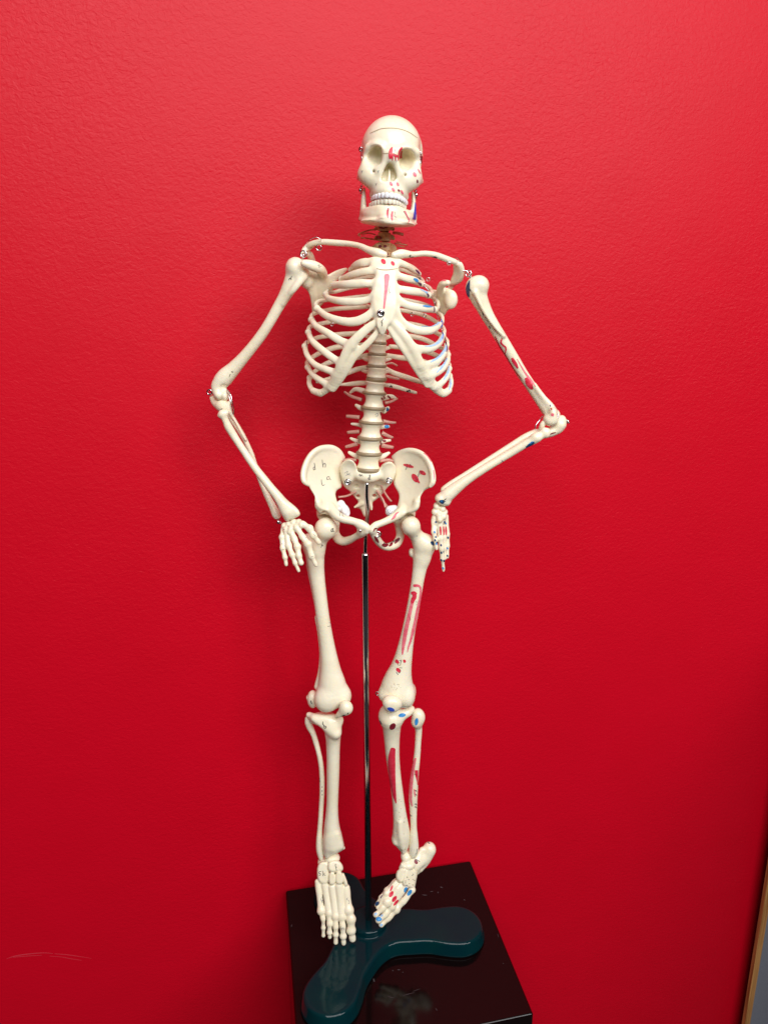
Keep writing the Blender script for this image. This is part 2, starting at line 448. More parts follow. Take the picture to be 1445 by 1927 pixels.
def wire(K, pts, w, parent, name='wire', m='chrome', sub=5):
    q = crom([P(K, *p) for p in pts], sub); return MB().tube(q, w*mpp(K, q[0]), 6).make(name, m, parent)
def screw(K, x, y, dy, rpx, parent, name='screw', m='chrome', L=0.003):
    c = P(K, x, y, dy); r = rpx*mpp(K, c)
    return MB().lathe(c+np.array([0, L, 0]), c-np.array([0, L*0.3, 0]), [(0, r*0.5), (0.55, r*0.5), (0.56, r), (0.85, r), (1, r*0.6)], 16).make(name, m, parent)
def mark(fld, parent, K, pts, m, name='paint_mark', off=0.00018, sub=4, step=0.8):
    """a brush or pen stroke laid on the surface of fld: pts = (x, y, full width) in crop pixels"""
    bvhs = fld if isinstance(fld, list) else [fld]
    w = crom(pts, sub) if len(pts) > 2 else crom(pts, 6)
    nrm_w = max(w[:, 2])/K[2]; m_ = max(2, int(round(nrm_w/step))+1)
    # resample the length
    seg = np.r_[0, np.cumsum(np.linalg.norm(np.diff(w[:, :2], axis=0), axis=1))]/K[2]
    ns = max(2, int(seg[-1]/step)+1); ts = np.linspace(0, seg[-1], ns)
    w = np.stack([np.interp(ts, seg, w[:, i]) for i in range(3)], 1)
    V = []; ok = []; o = Vector((0, 0, CZ))
    for i in range(ns):
        t = w[min(i+1, ns-1), :2]-w[max(i-1, 0), :2]; t = t/(np.linalg.norm(t)+1e-9); nn = np.array([-t[1], t[0]])
        for j in range(m_):
            u = (j/(m_-1)-0.5)
            x, y = w[i, :2]+nn*u*w[i, 2]
            d = Vector(ray(K, x, y)).normalized(); best = None
            for f in bvhs:
                h = f.bvh.ray_cast(o, d)
                if h[0] is not None and (best is None or h[3] < best[3]): best = h
            if best is None: V.append(o); ok.append(None)
            else:
                n_ = best[1]
                if n_.dot(d) > 0: n_ = -n_
                V.append(best[0]+n_*off-d*off); ok.append(best[3])
    F = []
    for i in range(ns-1):
        for j in range(m_-1):
            q = (i*m_+j, i*m_+j+1, (i+1)*m_+j+1, (i+1)*m_+j); dd = [ok[a] for a in q]
            if None in dd or max(dd)-min(dd) > 0.004: continue
            F.append(q)
    if not F: return None
    par_ = list(range(len(V)))
    def fd(a):
        while par_[a] != a: par_[a] = par_[par_[a]]; a = par_[a]
        return a
    for q in F:
        for a in q[1:]: par_[fd(a)] = fd(q[0])
    gr = {}
    for q in F: gr.setdefault(fd(q[0]), []).append(q)
    gs = sorted(gr.values(), key=len, reverse=True); o_ = None
    for g_ in gs:
        if o_ is not None and len(g_) < 6: continue
        used = sorted({a for q in g_ for a in q}); mp = {a: i for i, a in enumerate(used)}
        o2 = add_mesh(name, [tuple(V[a]) for a in used], [tuple(mp[a] for a in q) for q in g_], m, parent)
        o_ = o_ or o2
    return o_
def dab(fld, parent, K, x, y, rx, ry, m, ang=0, **kw):
    a = R(ang); c, s_ = math.cos(a), math.sin(a)
    pts = [(x+c*rx*t, y+s_*rx*t, 2*ry*math.sqrt(max(0.05, 1-t*t))) for t in (-1, -0.8, -0.4, 0, 0.4, 0.8, 1)]
    return mark(fld, parent, K, pts, m, **kw)

#==SETTING==
WY = R(12.5); wx, wy = math.cos(WY), math.sin(WY)                 # wall runs to the right and away
W0 = np.array([0.127, 0.928, 0.0])
def wallpt(s, z, out=0.0): return (W0[0]+s*wx+out*wy, W0[1]+s*wy-out*wx, z)
def prism(name, pts2, z0, z1, m, parent=None, bevel=0, label=None, segs=3):
    n = len(pts2); V = [(x, y, z0) for x, y in pts2]+[(x, y, z1) for x, y in pts2]
    F = [tuple(range(n))[::-1], tuple(range(n, 2*n))]+[(i, (i+1) % n, n+(i+1) % n, n+i) for i in range(n)]
    o = add_mesh(name, V, F, m, parent, smooth=False, label=label)
    if bevel:
        b = o.modifiers.new('bevel', 'BEVEL'); b.width = bevel; b.segments = segs; b.limit_method = 'ANGLE'
        o.data.polygons.foreach_set('use_smooth', [True]*len(o.data.polygons))
        o.modifiers.new('wn', 'WEIGHTED_NORMAL')
    return o
def wp2(s, out): p = wallpt(s, 0, out); return (p[0], p[1])
wl_ = prism('wall', [wp2(-1.6, 0), wp2(1.3, 0), wp2(1.3, -0.1), wp2(-1.6, -0.1)], 0.0, 2.6, 'wall'); wl_['kind'] = 'structure'
fl = prism('floor', [(-2.0, -1.5), (2.0, -1.5), (2.0, 1.4), (-2.0, 1.4)], -0.05, -0.001, 'carpet'); fl['kind'] = 'structure'
class WallHit:                                                    # lets strokes be laid on the wall face
    class bvh:
        @staticmethod
        def ray_cast(o, d):
            n = Vector((wy, -wx, 0)); c = Vector(wallpt(0, 0)); t = (c-o).dot(n)/d.dot(n)
            return (o+d*t, n, 0, t)
KS = (0, 1700, 4.817)
for pts in ([(60, 505, 3), (150, 478, 8), (280, 460, 8), (400, 452, 6), (480, 458, 4)], [(495, 460, 4), (600, 468, 6), (700, 482, 5), (830, 502, 2)],
            [(120, 492, 4), (260, 480, 5), (380, 474, 3)], [(450, 482, 3), (560, 490, 4), (640, 505, 5), (740, 520, 3)]):
    mark(WallHit, wl_, KS, pts, 'scuff', name='scuff_mark', step=2)

# low partition at the right edge of the wall, with an oak edge
pp = PZ(K0, 1424, 1760, 0); 
dr = ray(K0, 1421.0, 1840)                                        # centre line of the oak strip
# cut with the vertical plane 35 mm in front of the wall
OUT = 0.03
n3 = np.array([wy, -wx, 0]); c3 = np.array(wallpt(0, 0, OUT)); t_ = ((c3-np.array([0, 0, CZ]))@n3)/(dr@n3); hp = dr*t_+np.array([0, 0, CZ])
s0 = (hp[:2]-W0[:2])@np.array([wx, wy])
part = thing('partition', 'grey panel with a light oak edge strip at the right end of the red wall', 'partition', (*wp2(s0+0.1, 0.03), 0))
WS_ = (0.70-W0[0])/wx
prism('edge_strip', [wp2(s0-0.0055, 0.022), wp2(s0+0.0055, 0.022), wp2(s0+0.0055, OUT), wp2(s0-0.0055, OUT)], 0.0, 1.142, 'wood', part, 0.001)
prism('panel', [wp2(s0+0.0057, 0.010), wp2(WS_+0.02, 0.010), wp2(WS_+0.02, OUT-0.002), wp2(s0+0.0057, OUT-0.002)], 0.0, 1.14, 'grey', part, 0.001)

WS = (0.70-W0[0])/wx
prism('shadow_panel', [wp2(WS, OUT+0.001), wp2(WS+0.02, OUT+0.001), wp2(WS+0.02, 0.55), wp2(WS, 0.55)], 0.0, 1.14, 'grey', part, 0.001)  # unseen wing, added to throw the diagonal shadow on the lower right wall

# pedestal
BZ = CZ - 0.776
bl = PZ(K0, 537, 1674, BZ)[:2]; br_ = PZ(K0, 884, 1617.5, BZ)[:2]; fr = PZ(K0, 1004.5, 1909, BZ)[:2]
fl_ = bl+(fr-br_)
dn = np.array([-wy, wx])*0.002
box = prism('pedestal', [tuple(fl_), tuple(fr), tuple(br_-dn), tuple(bl-dn)], 0.0, BZ, 'box', None, 0.0032, segs=5)
box['label'] = 'glossy black box pedestal standing against the red wall under the skeleton stand'; box['category'] = 'pedestal'

class TopHit:
    class bvh:
        @staticmethod
        def ray_cast(o, d):
            t = (BZ-o.z)/d.z; return (o+d*t, Vector((0, 0, 1)), 0, t)
M['scratch'] = mat('scratch', (0.055, 0.042, 0.045), 0.7)
for (x, y, L_, a, w) in ((800, 335, 26, 5, 5), (835, 318, 16, -10, 4), (885, 296, 14, 20, 6), (868, 322, 8, 60, 6), (1000, 360, 8, 40, 5), (545, 765, 18, 70, 7), (545, 735, 12, 80, 5), (670, 712, 14, 0, 5), (640, 716, 8, 30, 4), (630, 850, 30, 12, 3), (720, 835, 60, -15, 2.5), (760, 815, 40, -20, 2), (860, 912, 14, 60, 3), (1196, 680, 4, 0, 5), (130, 490, 12, 100, 4), (690, 725, 5, 0, 4), (1170, 540, 20, 75, 2)):
    c_, s_ = math.cos(R(a)), math.sin(R(a))
    mark(TopHit, box, B5, [(x-c_*L_/2, y-s_*L_/2, w*0.4), (x+rng.uniform(-1, 1), y+rng.uniform(-1, 1), w), (x+c_*L_/2, y+s_*L_/2, w*0.3)], 'scratch', name='scratch')

#==STAND==
rodb = P(K0, 693.5, 1738, 0); BH = 0.019
ZT = BZ+BH
stand = thing('display_stand', 'dark teal three-armed base with a chrome pole holding the skeleton', 'display stand', (rodb[0], rodb[1], BZ))
ctr = PZ(B5, 525, 540, ZT)
ctr = np.array([rodb[0], rodb[1], ZT])
armR = PZ(B5, 965, 480, ZT); armL = PZ(B5, 326, 822, ZT)
def base_mesh():
    h = 0.0011; C = ctr[:2]; arms = []
    a1 = armR[:2]-C; a2 = armL[:2]-C
    l = (np.linalg.norm(a1)+np.linalg.norm(a2))/2
    th1 = math.atan2(a1[1], a1[0]); th2 = math.atan2(a2[1], a2[0])
    th3 = (th1+(th2+2*math.pi if th2 < th1 else th2))/2
    a3 = np.array([math.cos(th3), math.sin(th3)])*l*0.68
    lo = np.array([C[0]-0.2, C[1]-0.2, BZ]); n = (int(0.4/h), int(0.34/h), int((BH+0.016)/h)+5); lo[2] = BZ-2*h
    X = (lo[0]+h*np.arange(n[0]))[:, None]; Y = (lo[1]+h*np.arange(n[1]))[None, :]
    d2 = np.sqrt((X-C[0])**2+(Y-C[1])**2)-0.030
    for a in (a1, a2, a3):
        for (t0, r0, t1, r1) in ((0.0, 0.028, 0.42, 0.0215), (0.42, 0.0215, 1.0, 0.031)):
            p = C+a*t0; q = C+a*t1; dd = q-p
            t = np.clip(((X-p[0])*dd[0]+(Y-p[1])*dd[1])/(dd@dd), 0, 1)
            ts = t*t*(3-2*t) if t1 == 1.0 else t
            d = np.sqrt((X-p[0]-t*dd[0])**2+(Y-p[1]-t*dd[1])**2)-(r0+(r1-r0)*ts)
            k = 0.022; hh = np.maximum(k-np.abs(d2-d), 0)/k; d2 = np.minimum(d2, d)-hh*hh*k/4
    Z = (lo[2]+h*np.arange(n[2]))[None, None, :]
    flare = np.clip((ZT-Z)/BH, 0, 1)*0.005
    rn = 0.0034
    u = d2[:, :, None]-flare+rn; v = np.abs(Z-(BZ+ZT)/2)-BH/2+rn
    G = np.sqrt(np.maximum(u, 0)**2+np.maximum(v, 0)**2)+np.minimum(np.maximum(u, v), 0)-rn
    # raised hub
    dh = np.sqrt((X-C[0])**2+(Y-C[1])**2)[:, :, None]
    u = dh-0.0235-flare*0.4+0.004; v = np.abs(Z-(BZ+ZT+0.009)/2)-(BH+0.009)/2+0.004
    Hb = np.sqrt(np.maximum(u, 0)**2+np.maximum(v, 0)**2)+np.minimum(np.maximum(u, v), 0)-0.004
    k = 0.003; hh = np.maximum(k-np.abs(G-Hb), 0)/k; G = np.minimum(G, Hb)-hh*hh*k/4
    V, F = surfnets(G.astype(np.float32), lo, h)
    for _ in range(2): V = lap(V, F)
    return add_mesh('base', V, F, 'base', stand)
base_mesh()
ptop = P(K0, 687, 1040, 0); pbot = np.array([rodb[0], rodb[1], ZT+0.004])
r_out = 7.0*mpp(K0, ptop)
MB().lathe(pbot, ptop, [(0, r_out*1.02), (0.97, r_out), (0.985, r_out*1.0), (0.9905, r_out*1.06), (0.998, r_out*1.06), (1, r_out*0.75)], 28).make('pole', 'dark_chrome', stand)
rp = [ptop-np.array([0, 0, 0.01])]+[P(K3, x, y, dy) for x, y, dy in ((686, 1500, 0), (700, 1300, 0), (708, 1200, 0), (698, 1060, 0), (700, 930, 2))]
MB().tube(crom(rp, 5), 4.0*mpp(K0, ptop), 14).make('inner_rod', 'dark_chrome', stand)

#==BONES==
sk = thing('skeleton_model', 'cream plastic model skeleton with painted bones and hands on hips, held on a chrome pole', 'skeleton model', tuple(ptop))
T = 'tube'
# ---------------- skull
f = Field(0.0007, 2)
f.ell('skull', K1, 698, 655, 0, 425, 468, 43, k=0.004)
f.ell('skull', K1, 700, 520, -20, 350, 300, 21, k=0.008)
f.ell('skull', K1, 695, 760, -18, 395, 250, 20, k=0.006)
f.ell('skull', K1, 690, 1010, -8, 330, 180, 24, k=0.006)
for pts in ([(395, 560, -34, 45), (470, 515, -40, 42), (560, 540, -43, 40), (610, 620, -42, 36)],
            [(800, 600, -43, 36), (870, 560, -42, 40), (950, 560, -40, 42), (1030, 620, -34, 45)],
            [(395, 560, -34, 45), (350, 660, -31, 42), (345, 770, -31, 48), (400, 850, -34, 50), (500, 850, -38, 42), (575, 790, -41, 34), (590, 700, -42, 34), (610, 620, -42, 34)],
            [(1030, 620, -34, 45), (1050, 720, -31, 44), (1035, 830, -31, 50), (970, 900, -34, 50), (870, 880, -38, 42), (800, 810, -41, 34), (785, 710, -42, 34), (800, 600, -42, 34)]):
    f.tube('skull', K1, pts, k=0.004)
f.ell('skull', K1, 350, 905, -29, 105, 135, 9, k=0.006)
f.ell('skull', K1, 1010, 960, -29, 100, 135, 9, k=0.006)
f.tube('skull', K1, [(330, 920, -28, 80), (262, 960, -20, 48), (262, 960, -5, 36), (300, 900, 5, 36)], k=0.004)
f.tube('skull', K1, [(1010, 970, -28, 80), (1085, 1010, -20, 48), (1085, 990, -5, 36), (1050, 930, 5, 36)], k=0.004)
f.ell('skull', K1, 668, 1030, -30, 270, 190, 14, k=0.006)
f.ell('skull', K1, 440, 980, -30, 120, 110, 9, k=0.006)
f.ell('skull', K1, 910, 1030, -30, 120, 110, 9, k=0.006)
f.tube('skull', K1, [(440, 1205, -24, 40), (530, 1165, -37, 52), (660, 1145, -43, 58), (800, 1175, -38, 52), (890, 1240, -26, 40)], k=0.006)
f.tube('skull', K1, [(706, 600, -43, 60), (690, 675, -45, 46), (680, 725, -45, 30)], k=0.005)
f.ell('skull', K1, 700, 1120, 8, 200, 100, 18, k=0.008)
f.tube('skull', K1, [(450, 1262, -12, 44), (540, 1225, -28, 44), (660, 1215, -36, 46), (790, 1240, -28, 44), (880, 1300, -12, 44)], k=0.004)
f.tube('skull', K1, [(655, 650, -42, 44), (605, 760, -41, 42), (545, 880, -39, 52)], k=0.005)
f.tube('skull', K1, [(725, 660, -42, 44), (770, 780, -41, 42), (815, 920, -39, 52)], k=0.005)
# hollows
f.plate('skull', K1, [(425, 575), (470, 535), (535, 535), (560, 600), (568, 690), (552, 760), (515, 785), (450, 775), (385, 735), (372, 690), (390, 630)],
        [(400, 560, -43), (560, 560, -43), (380, 760, -50), (560, 780, -42)], 19, 6, k=0.003, op='-')
f.plate('skull', K1, [(825, 600), (860, 580), (930, 590), (980, 640), (1000, 720), (985, 790), (930, 845), (870, 860), (825, 830), (802, 760), (805, 670)],
        [(820, 600, -43), (980, 600, -43), (820, 840, -42), (990, 820, -50)], 19, 6, k=0.003, op='-')
f.plate('skull', K1, [(672, 765), (735, 850), (775, 955), (738, 1014), (662, 1005), (600, 1018), (548, 1000), (588, 880), (628, 800)],
        [(670, 800, -45), (600, 1000, -45), (740, 1000, -45)], 13, 1.5, k=0.002, op='-')
f.plate('skull', K1, [(676, 840), (684, 920), (680, 1012), (646, 1012), (656, 920), (664, 840)], [(670, 800, -33), (600, 1000, -36), (740, 1000, -36)], 5, 0.5, k=0.002)
f.ell('skull', K1, 250, 720, -18, 42, 200, 12, k=0.005, op='-')
f.ell('skull', K1, 1120, 700, -18, 36, 200, 12, k=0.005, op='-')
for x, y in ((455, 880), (885, 930)): f.ell('skull', K1, x, y, -40, 14, 16, 3, k=0.0015, op='-')
f.build()
# the calotte is a lid of its own above the saw cut
cut = np.array([P(K1, 400, 352, -25), P(K1, 690, 283, -38), P(K1, 1055, 425, -22)])
cn = np.cross(cut[1]-cut[0], cut[2]-cut[0]); cn /= np.linalg.norm(cn); cn = cn*(1 if cn[2] > 0 else -1)
f.labs = ['skull', 'cap']; f.FL = np.where((f.V[f.F].mean(1)-cut[0])@cn > 0, 1, 0)
# tilt the cut back to horizontal behind the front line
SK = f.make({'skull': ('skull', sk, 'bone'), 'cap': ('skull_cap', 'skull', 'bone')})
skull = SK['skull']; fsk = f
mark(fsk, skull, K1, [(405, 362, 4), (470, 335, 9), (560, 300, 9), (690, 290, 9), (820, 305, 8), (940, 350, 8), (1050, 425, 6)], 'cut', name='saw_line')
mark(fsk, skull, K1, [(575, 632, 5), (620, 636, 8), (670, 632, 8), (720, 650, 8), (790, 672, 8)], 'cut', name='seam_line')
for x in (682, 812):
    mark(fsk, skull, K1, [(x+28, 548, 12), (x+12, 590, 46), (x, 655, 52), (x+10, 705, 44)], 'red')
mark(fsk, skull, K1, [(680, 640, 30), (740, 660, 34), (800, 680, 30)], 'red')
for x in (712, 752, 790): mark(fsk, skull, K1, [(x-4, 670, 16), (x, 700, 18), (x-2, 735, 8)], 'red')
for x, y in ((745, 590), (765, 730), (735, 640)): mark(fsk, skull, K1, [(x-8, y-12, 6), (x+2, y+2, 7), (x, y+26, 5)], 'pencil', name='pen_mark')
for x, y, a, rx, ry, c in ((1014, 920, 60, 34, 22, 'pink'), (1050, 1015, 80, 24, 12, 'darkred'), (1075, 880, 60, 40, 8, 'pink'), (693, 1050, 55, 32, 20, 'pink'), (782, 1055, 60, 30, 16, 'pink'),
                           (722, 1128, 50, 30, 18, 'pink'), (797, 1140, 50, 20, 12, 'darkred'), (840, 1162, 60, 34, 14, 'pink')):
    dab(fsk, skull, K1, x, y, rx, ry, c, a)
mark(fsk, skull, K1, [(1092, 640, 20), (1110, 720, 34), (1122, 800, 26), (1130, 850, 8)], 'darkred')
mark(fsk, skull, K1, [(252, 690, 14), (245, 780, 22), (250, 850, 10)], 'darkred')
for x, y in ((300, 880), (520, 880), (490, 1055), (455, 875)):
    mark(fsk, skull, K1, [(x-10, y-10, 6), (x, y+4, 8), (x+8, y-16, 6)], 'pencil', name='pen_mark'); mark(fsk, skull, K1, [(x, y+4, 6), (x-3, y+16, 6), (x-4, y+22, 4)], 'pencil', name='pen_mark')
for sgn, x, y in ((-1, 285, 590), (1, 1078, 650)):
    wire_ring(K1, x, y, -10, 26, 9, skull, (0.5*sgn, 0.3, 1), 'hook'); wire_ring(K1, x+4*sgn, y-14, -14, 22, 8, skull, (0.2, 1, 0.4), 'hook')
    wire(K1, [(x+8, y+10, -14), (x+12, y+90, -18), (x+6, y+170, -18)], 5, skull, 'latch_wire')
    wire(K1, [(x-30, y-8, -8), (x, y-20, -16), (x+34, y-12, -18)], 10, skull, 'latch_bar')

def tooth_row(par, arc, n, w, h, m, dirn):
    q = crom(arc, 12); L_ = np.r_[0, np.cumsum(np.linalg.norm(np.diff([P(K1, *p[:3]) for p in q], axis=0), axis=1))]
    for i in range(n):
        t = (i+0.5)/n*L_[-1]; x, y, dy = [np.interp(t, L_, q[:, c]) for c in range(3)]
        c = P(K1, x, y, dy); u = mpp(K1, c); k_ = 1.0-0.22*abs((i+0.5)/n-0.5)*2
        a = abs((i+0.5)/n-0.5)*2
        f_ = []
        W_ = L_[-1]/n*0.56
        cz = c[2]
        b = MB().ball((0, 0, 0), 1, 12, 10)
        ang = math.atan2((np.interp(t+1e-4, L_, q[:, 2])-np.interp(t-1e-4, L_, q[:, 2]))/1000, 2e-4*0.9)
        rot = Matrix.Rotation(math.asin(max(-0.95, min(0.95, (np.interp(t+5e-4, L_, q[:, 2])-np.interp(t-5e-4, L_, q[:, 2])))))*1.0, 3, 'Z')
        sgn = lambda v, e: math.copysign(abs(v)**e, v)
        V = [rot @ Vector((sgn(v.x, 0.75)*W_, sgn(v.y, 0.8)*0.0016, sgn(v.z, 0.75)*h*u*k_)) + Vector(c) for v in b.V]
        add_mesh('tooth', [tuple(v) for v in V], b.F, m, par)
tooth_row(skull, [(432, 1262, -24), (470, 1232, -36), (560, 1210, -44), (660, 1206, -48), (770, 1222, -45), (860, 1270, -36), (905, 1318, -25)], 14, 0, 40, 'tooth', -1)

# ---------------- jaw
f = Field(0.0007, 4)
f.tube('jaw', K1, [(330, 1470, -8, 42), (365, 1462, -24, 62), (480, 1465, -37, 72), (645, 1470, -44, 78), (800, 1490, -40, 74), (920, 1505, -30, 66), (975, 1510, -10, 48)], sub=16, fy=0.5, k=0.003)
f.tube('jaw', K1, [(258, 1532, -4, 15), (330, 1545, -26, 16), (480, 1556, -43, 17), (645, 1572, -51, 18), (800, 1590, -46, 17), (950, 1602, -28, 16), (1034, 1592, -4, 16)], k=0.0035)
f.ell('jaw', K1, 648, 1588, -22, 372, 27, 26, k=0.002, roll=3.4)
f.tube('jaw', K1, [(318, 1500, -8, 46), (318, 1390, -14, 44), (318, 1270, -16, 36), (324, 1160, -16, 24), (330, 1112, -16, 14)], fy=1.6, k=0.003)
f.tube('jaw', K1, [(990, 1530, -8, 44), (992, 1420, -14, 40), (1000, 1310, -15, 30), (992, 1210, -15, 24), (984, 1160, -15, 14)], fy=1.6, k=0.003)
f.tube('jaw', K1, [(365, 1425, -20, 34), (430, 1400, -30, 38), (530, 1378, -39, 42), (650, 1372, -42, 42), (770, 1395, -40, 42), (870, 1435, -31, 38), (935, 1455, -20, 34)], k=0.004)
f.ell('jaw', K1, 645, 1510, -47, 90, 50, 5, k=0.006)
f.build(); jaw = f.make({'jaw': ('jaw', sk, 'bone')})['jaw']; fj = f
tooth_row(jaw, [(405, 1350, -24), (470, 1314, -36), (570, 1290, -43), (660, 1286, -46), (760, 1302, -43), (835, 1334, -35), (888, 1372, -25)], 14, 0, 42, 'tooth_low', 1)
for x, y in ((655, 1385), (712, 1425)): mark(fj, jaw, K1, [(x, y, 22), (x-10, y+50, 30), (x-8, y+95, 24), (x-2, y+130, 10)], 'pink')
mark(fj, jaw, K1, [(655, 1382, 24), (648, 1425, 16), (645, 1460, 8)], 'darkred')
mark(fj, jaw, K1, [(730, 1430, 6), (745, 1436, 7), (742, 1460, 7), (735, 1490, 7), (765, 1505, 6)], 'pencil', name='pen_mark')
for i in range(5): mark(fj, jaw, K1, [(862+i*14, 1420+i*26, 6), (885+i*12, 1430+i*26, 14), (905+i*8, 1470+i*24, 8)], 'pink')
mark(fj, jaw, K1, [(940, 1515, 10), (935, 1550, 12), (922, 1585, 8)], 'pink')
for i in range(4): mark(fj, jaw, K1, [(862+i*17, 1425+i*24, 5), (880+i*14, 1450+i*22, 6)], 'ink', name='pen_mark')
mark(fj, jaw, K1, [(1020, 1300, 6), (1022, 1380, 24), (1015, 1470, 36), (1005, 1535, 44)], 'royal')
for sgn, x, y in ((-1, 285, 1130), (1, 1025, 1195)):
    p = P(K1, x, y, -4); u = mpp(K1, p)
    pts = [p+np.array([math.cos(a)*26*u*0.6, math.sin(a)*26*u, 60*u-120*u*a/(2*math.pi*5)]) for a in np.linspace(0, 2*math.pi*5, 60)]
    MB().tube(pts, 8*u, 6).make('jaw_spring', 'chrome', jaw)
    q = P(K1, x+6*sgn, y+5, -9); MB().lathe(q+np.array([0, 0.004, 0]), q-np.array([0, 0.001, 0]), [(0, 26*u), (0.8, 30*u), (1, 18*u)], 16).make('screw', 'chrome', jaw)

# ---------------- rib cage: breastbone, cartilage and ribs blended, then split by part
f = Field(0.0007, 3)
f.plate('sternum', K2, [(600, 250), (640, 238), (690, 246), (740, 240), (790, 250), (815, 275), (795, 320), (785, 370), (782, 440), (790, 520), (785, 620), (760, 700), (722, 735), (690, 745), (655, 725), (628, 660), (612, 590), (610, 500), (625, 420), (640, 360), (632, 325), (600, 300)],
        [(700, 250, -42), (700, 330, -48), (700, 450, -53), (690, 600, -57), (690, 740, -58), (610, 280, -41), (800, 280, -41), (615, 550, -55), (790, 550, -55)], 3.0, 2.4, k=0.003)
f.tube('sternum', K2, [(650, 690, -60, 10), (656, 740, -60, 12), (682, 795, -58, 8), (705, 745, -60, 11), (714, 700, -60, 8)], k=0.0015)
f.tube('sternum', K2, [(681, 700, -59, 25), (682, 740, -59, 22), (682, 780, -58, 10)], k=0.002)
FY = 0.54
CL = [ # left ribs front line, ends laterally; then the back line
 ([(625, 275, -42, 24), (545, 282, -36, 29), (490, 305, -24, 26), (458, 332, -8, 16)], [(458, 332, -8, 16), (470, 320, 8, 13), (540, 285, 22, 13), (640, 250, 24, 14)]),
 ([(640, 338, -47, 22), (560, 345, -44, 26), (470, 368, -35, 25), (388, 398, -18, 18)], [(388, 398, -18, 16), (385, 400, 0, 14), (450, 360, 22, 14), (560, 325, 32, 14), (650, 310, 28, 14)]),
 ([(640, 428, -51, 22), (540, 428, -49, 27), (430, 436, -42, 27), (335, 440, -26, 24)], [(335, 445, -20, 20), (310, 460, 0, 16), (370, 430, 25, 15), (520, 390, 36, 15), (650, 375, 30, 15)]),
 ([(620, 520, -54, 22), (570, 548, -52, 24), (480, 560, -49, 26), (380, 555, -42, 25), (300, 535, -28, 20), (276, 508, -14, 17)], [(276, 508, -14, 17), (290, 488, -2, 15), (340, 490, 18, 14), (480, 455, 36, 15), (650, 440, 32, 15)]),
 ([(635, 600, -56, 24), (585, 655, -56, 27), (500, 700, -54, 30), (400, 700, -49, 27), (290, 665, -38, 23), (215, 610, -22, 20)], [(215, 610, -22, 20), (205, 580, -8, 17), (235, 555, 5, 15), (330, 545, 25, 15), (480, 530, 36, 16), (650, 510, 32, 15)]),
 ([(470, 870, -54, 28), (390, 845, -49, 27), (300, 790, -42, 25), (210, 735, -28, 22), (175, 690, -12, 19)], [(175, 690, -12, 19), (180, 655, 2, 16), (240, 630, 20, 15), (360, 610, 36, 17), (520, 600, 40, 17), (650, 590, 33, 15)]),
 ([(390, 1000, -50, 26), (330, 965, -46, 25), (250, 905, -38, 24), (180, 840, -26, 21), (152, 780, -10, 18)], [(152, 780, -10, 18), (165, 740, 5, 16), (230, 720, 24, 16), (360, 700, 38, 18), (520, 695, 40, 18), (650, 680, 33, 16)]),
 ([(350, 1070, -46, 25), (280, 1045, -41, 23), (200, 1010, -32, 21), (145, 945, -20, 19), (126, 880, -6, 17)], [(126, 880, -6, 17), (145, 850, 8, 16), (230, 815, 26, 17), (380, 795, 38, 19), (520, 785, 40, 18), (640, 765, 33, 16)]),
 ([(320, 1165, -40, 22), (250, 1130, -35, 22), (185, 1085, -26, 19), (148, 1030, -14, 17)], [(148, 1030, -14, 17), (150, 985, 4, 16), (230, 930, 26, 18), (340, 890, 36, 20), (440, 878, 40, 19), (630, 862, 34, 16)]),
 ([(240, 1215, -32, 18), (185, 1195, -24, 18), (160, 1150, -14, 17), (160, 1105, -6, 15)], [(160, 1105, -6, 15), (180, 1075, 8, 15), (270, 1010, 26, 18), (390, 970, 36, 21), (500, 960, 40, 20), (620, 935, 34, 17)]),
]
for i, (fr_, bk) in enumerate(CL):
    f.tube('ribL%d' % i, K2, [(*p_[:3], p_[3]*1.1) for p_ in fr_], fy=FY, k=0.004, sub=10); f.tube('ribL%d' % i, K2, bk, fy=0.7, k=0.002, sub=5)
f.tube('ribL10', K2, [(600, 1025, 34, 17), (500, 1045, 38, 19), (400, 1085, 32, 17), (290, 1115, 18, 15), (215, 1135, 6, 12)], fy=0.7, k=0.002)
f.tube('ribL11', K2, [(600, 1140, 30, 16), (500, 1146, 34, 19), (430, 1152, 34, 15), (370, 1156, 30, 9)], fy=0.7, k=0.002)
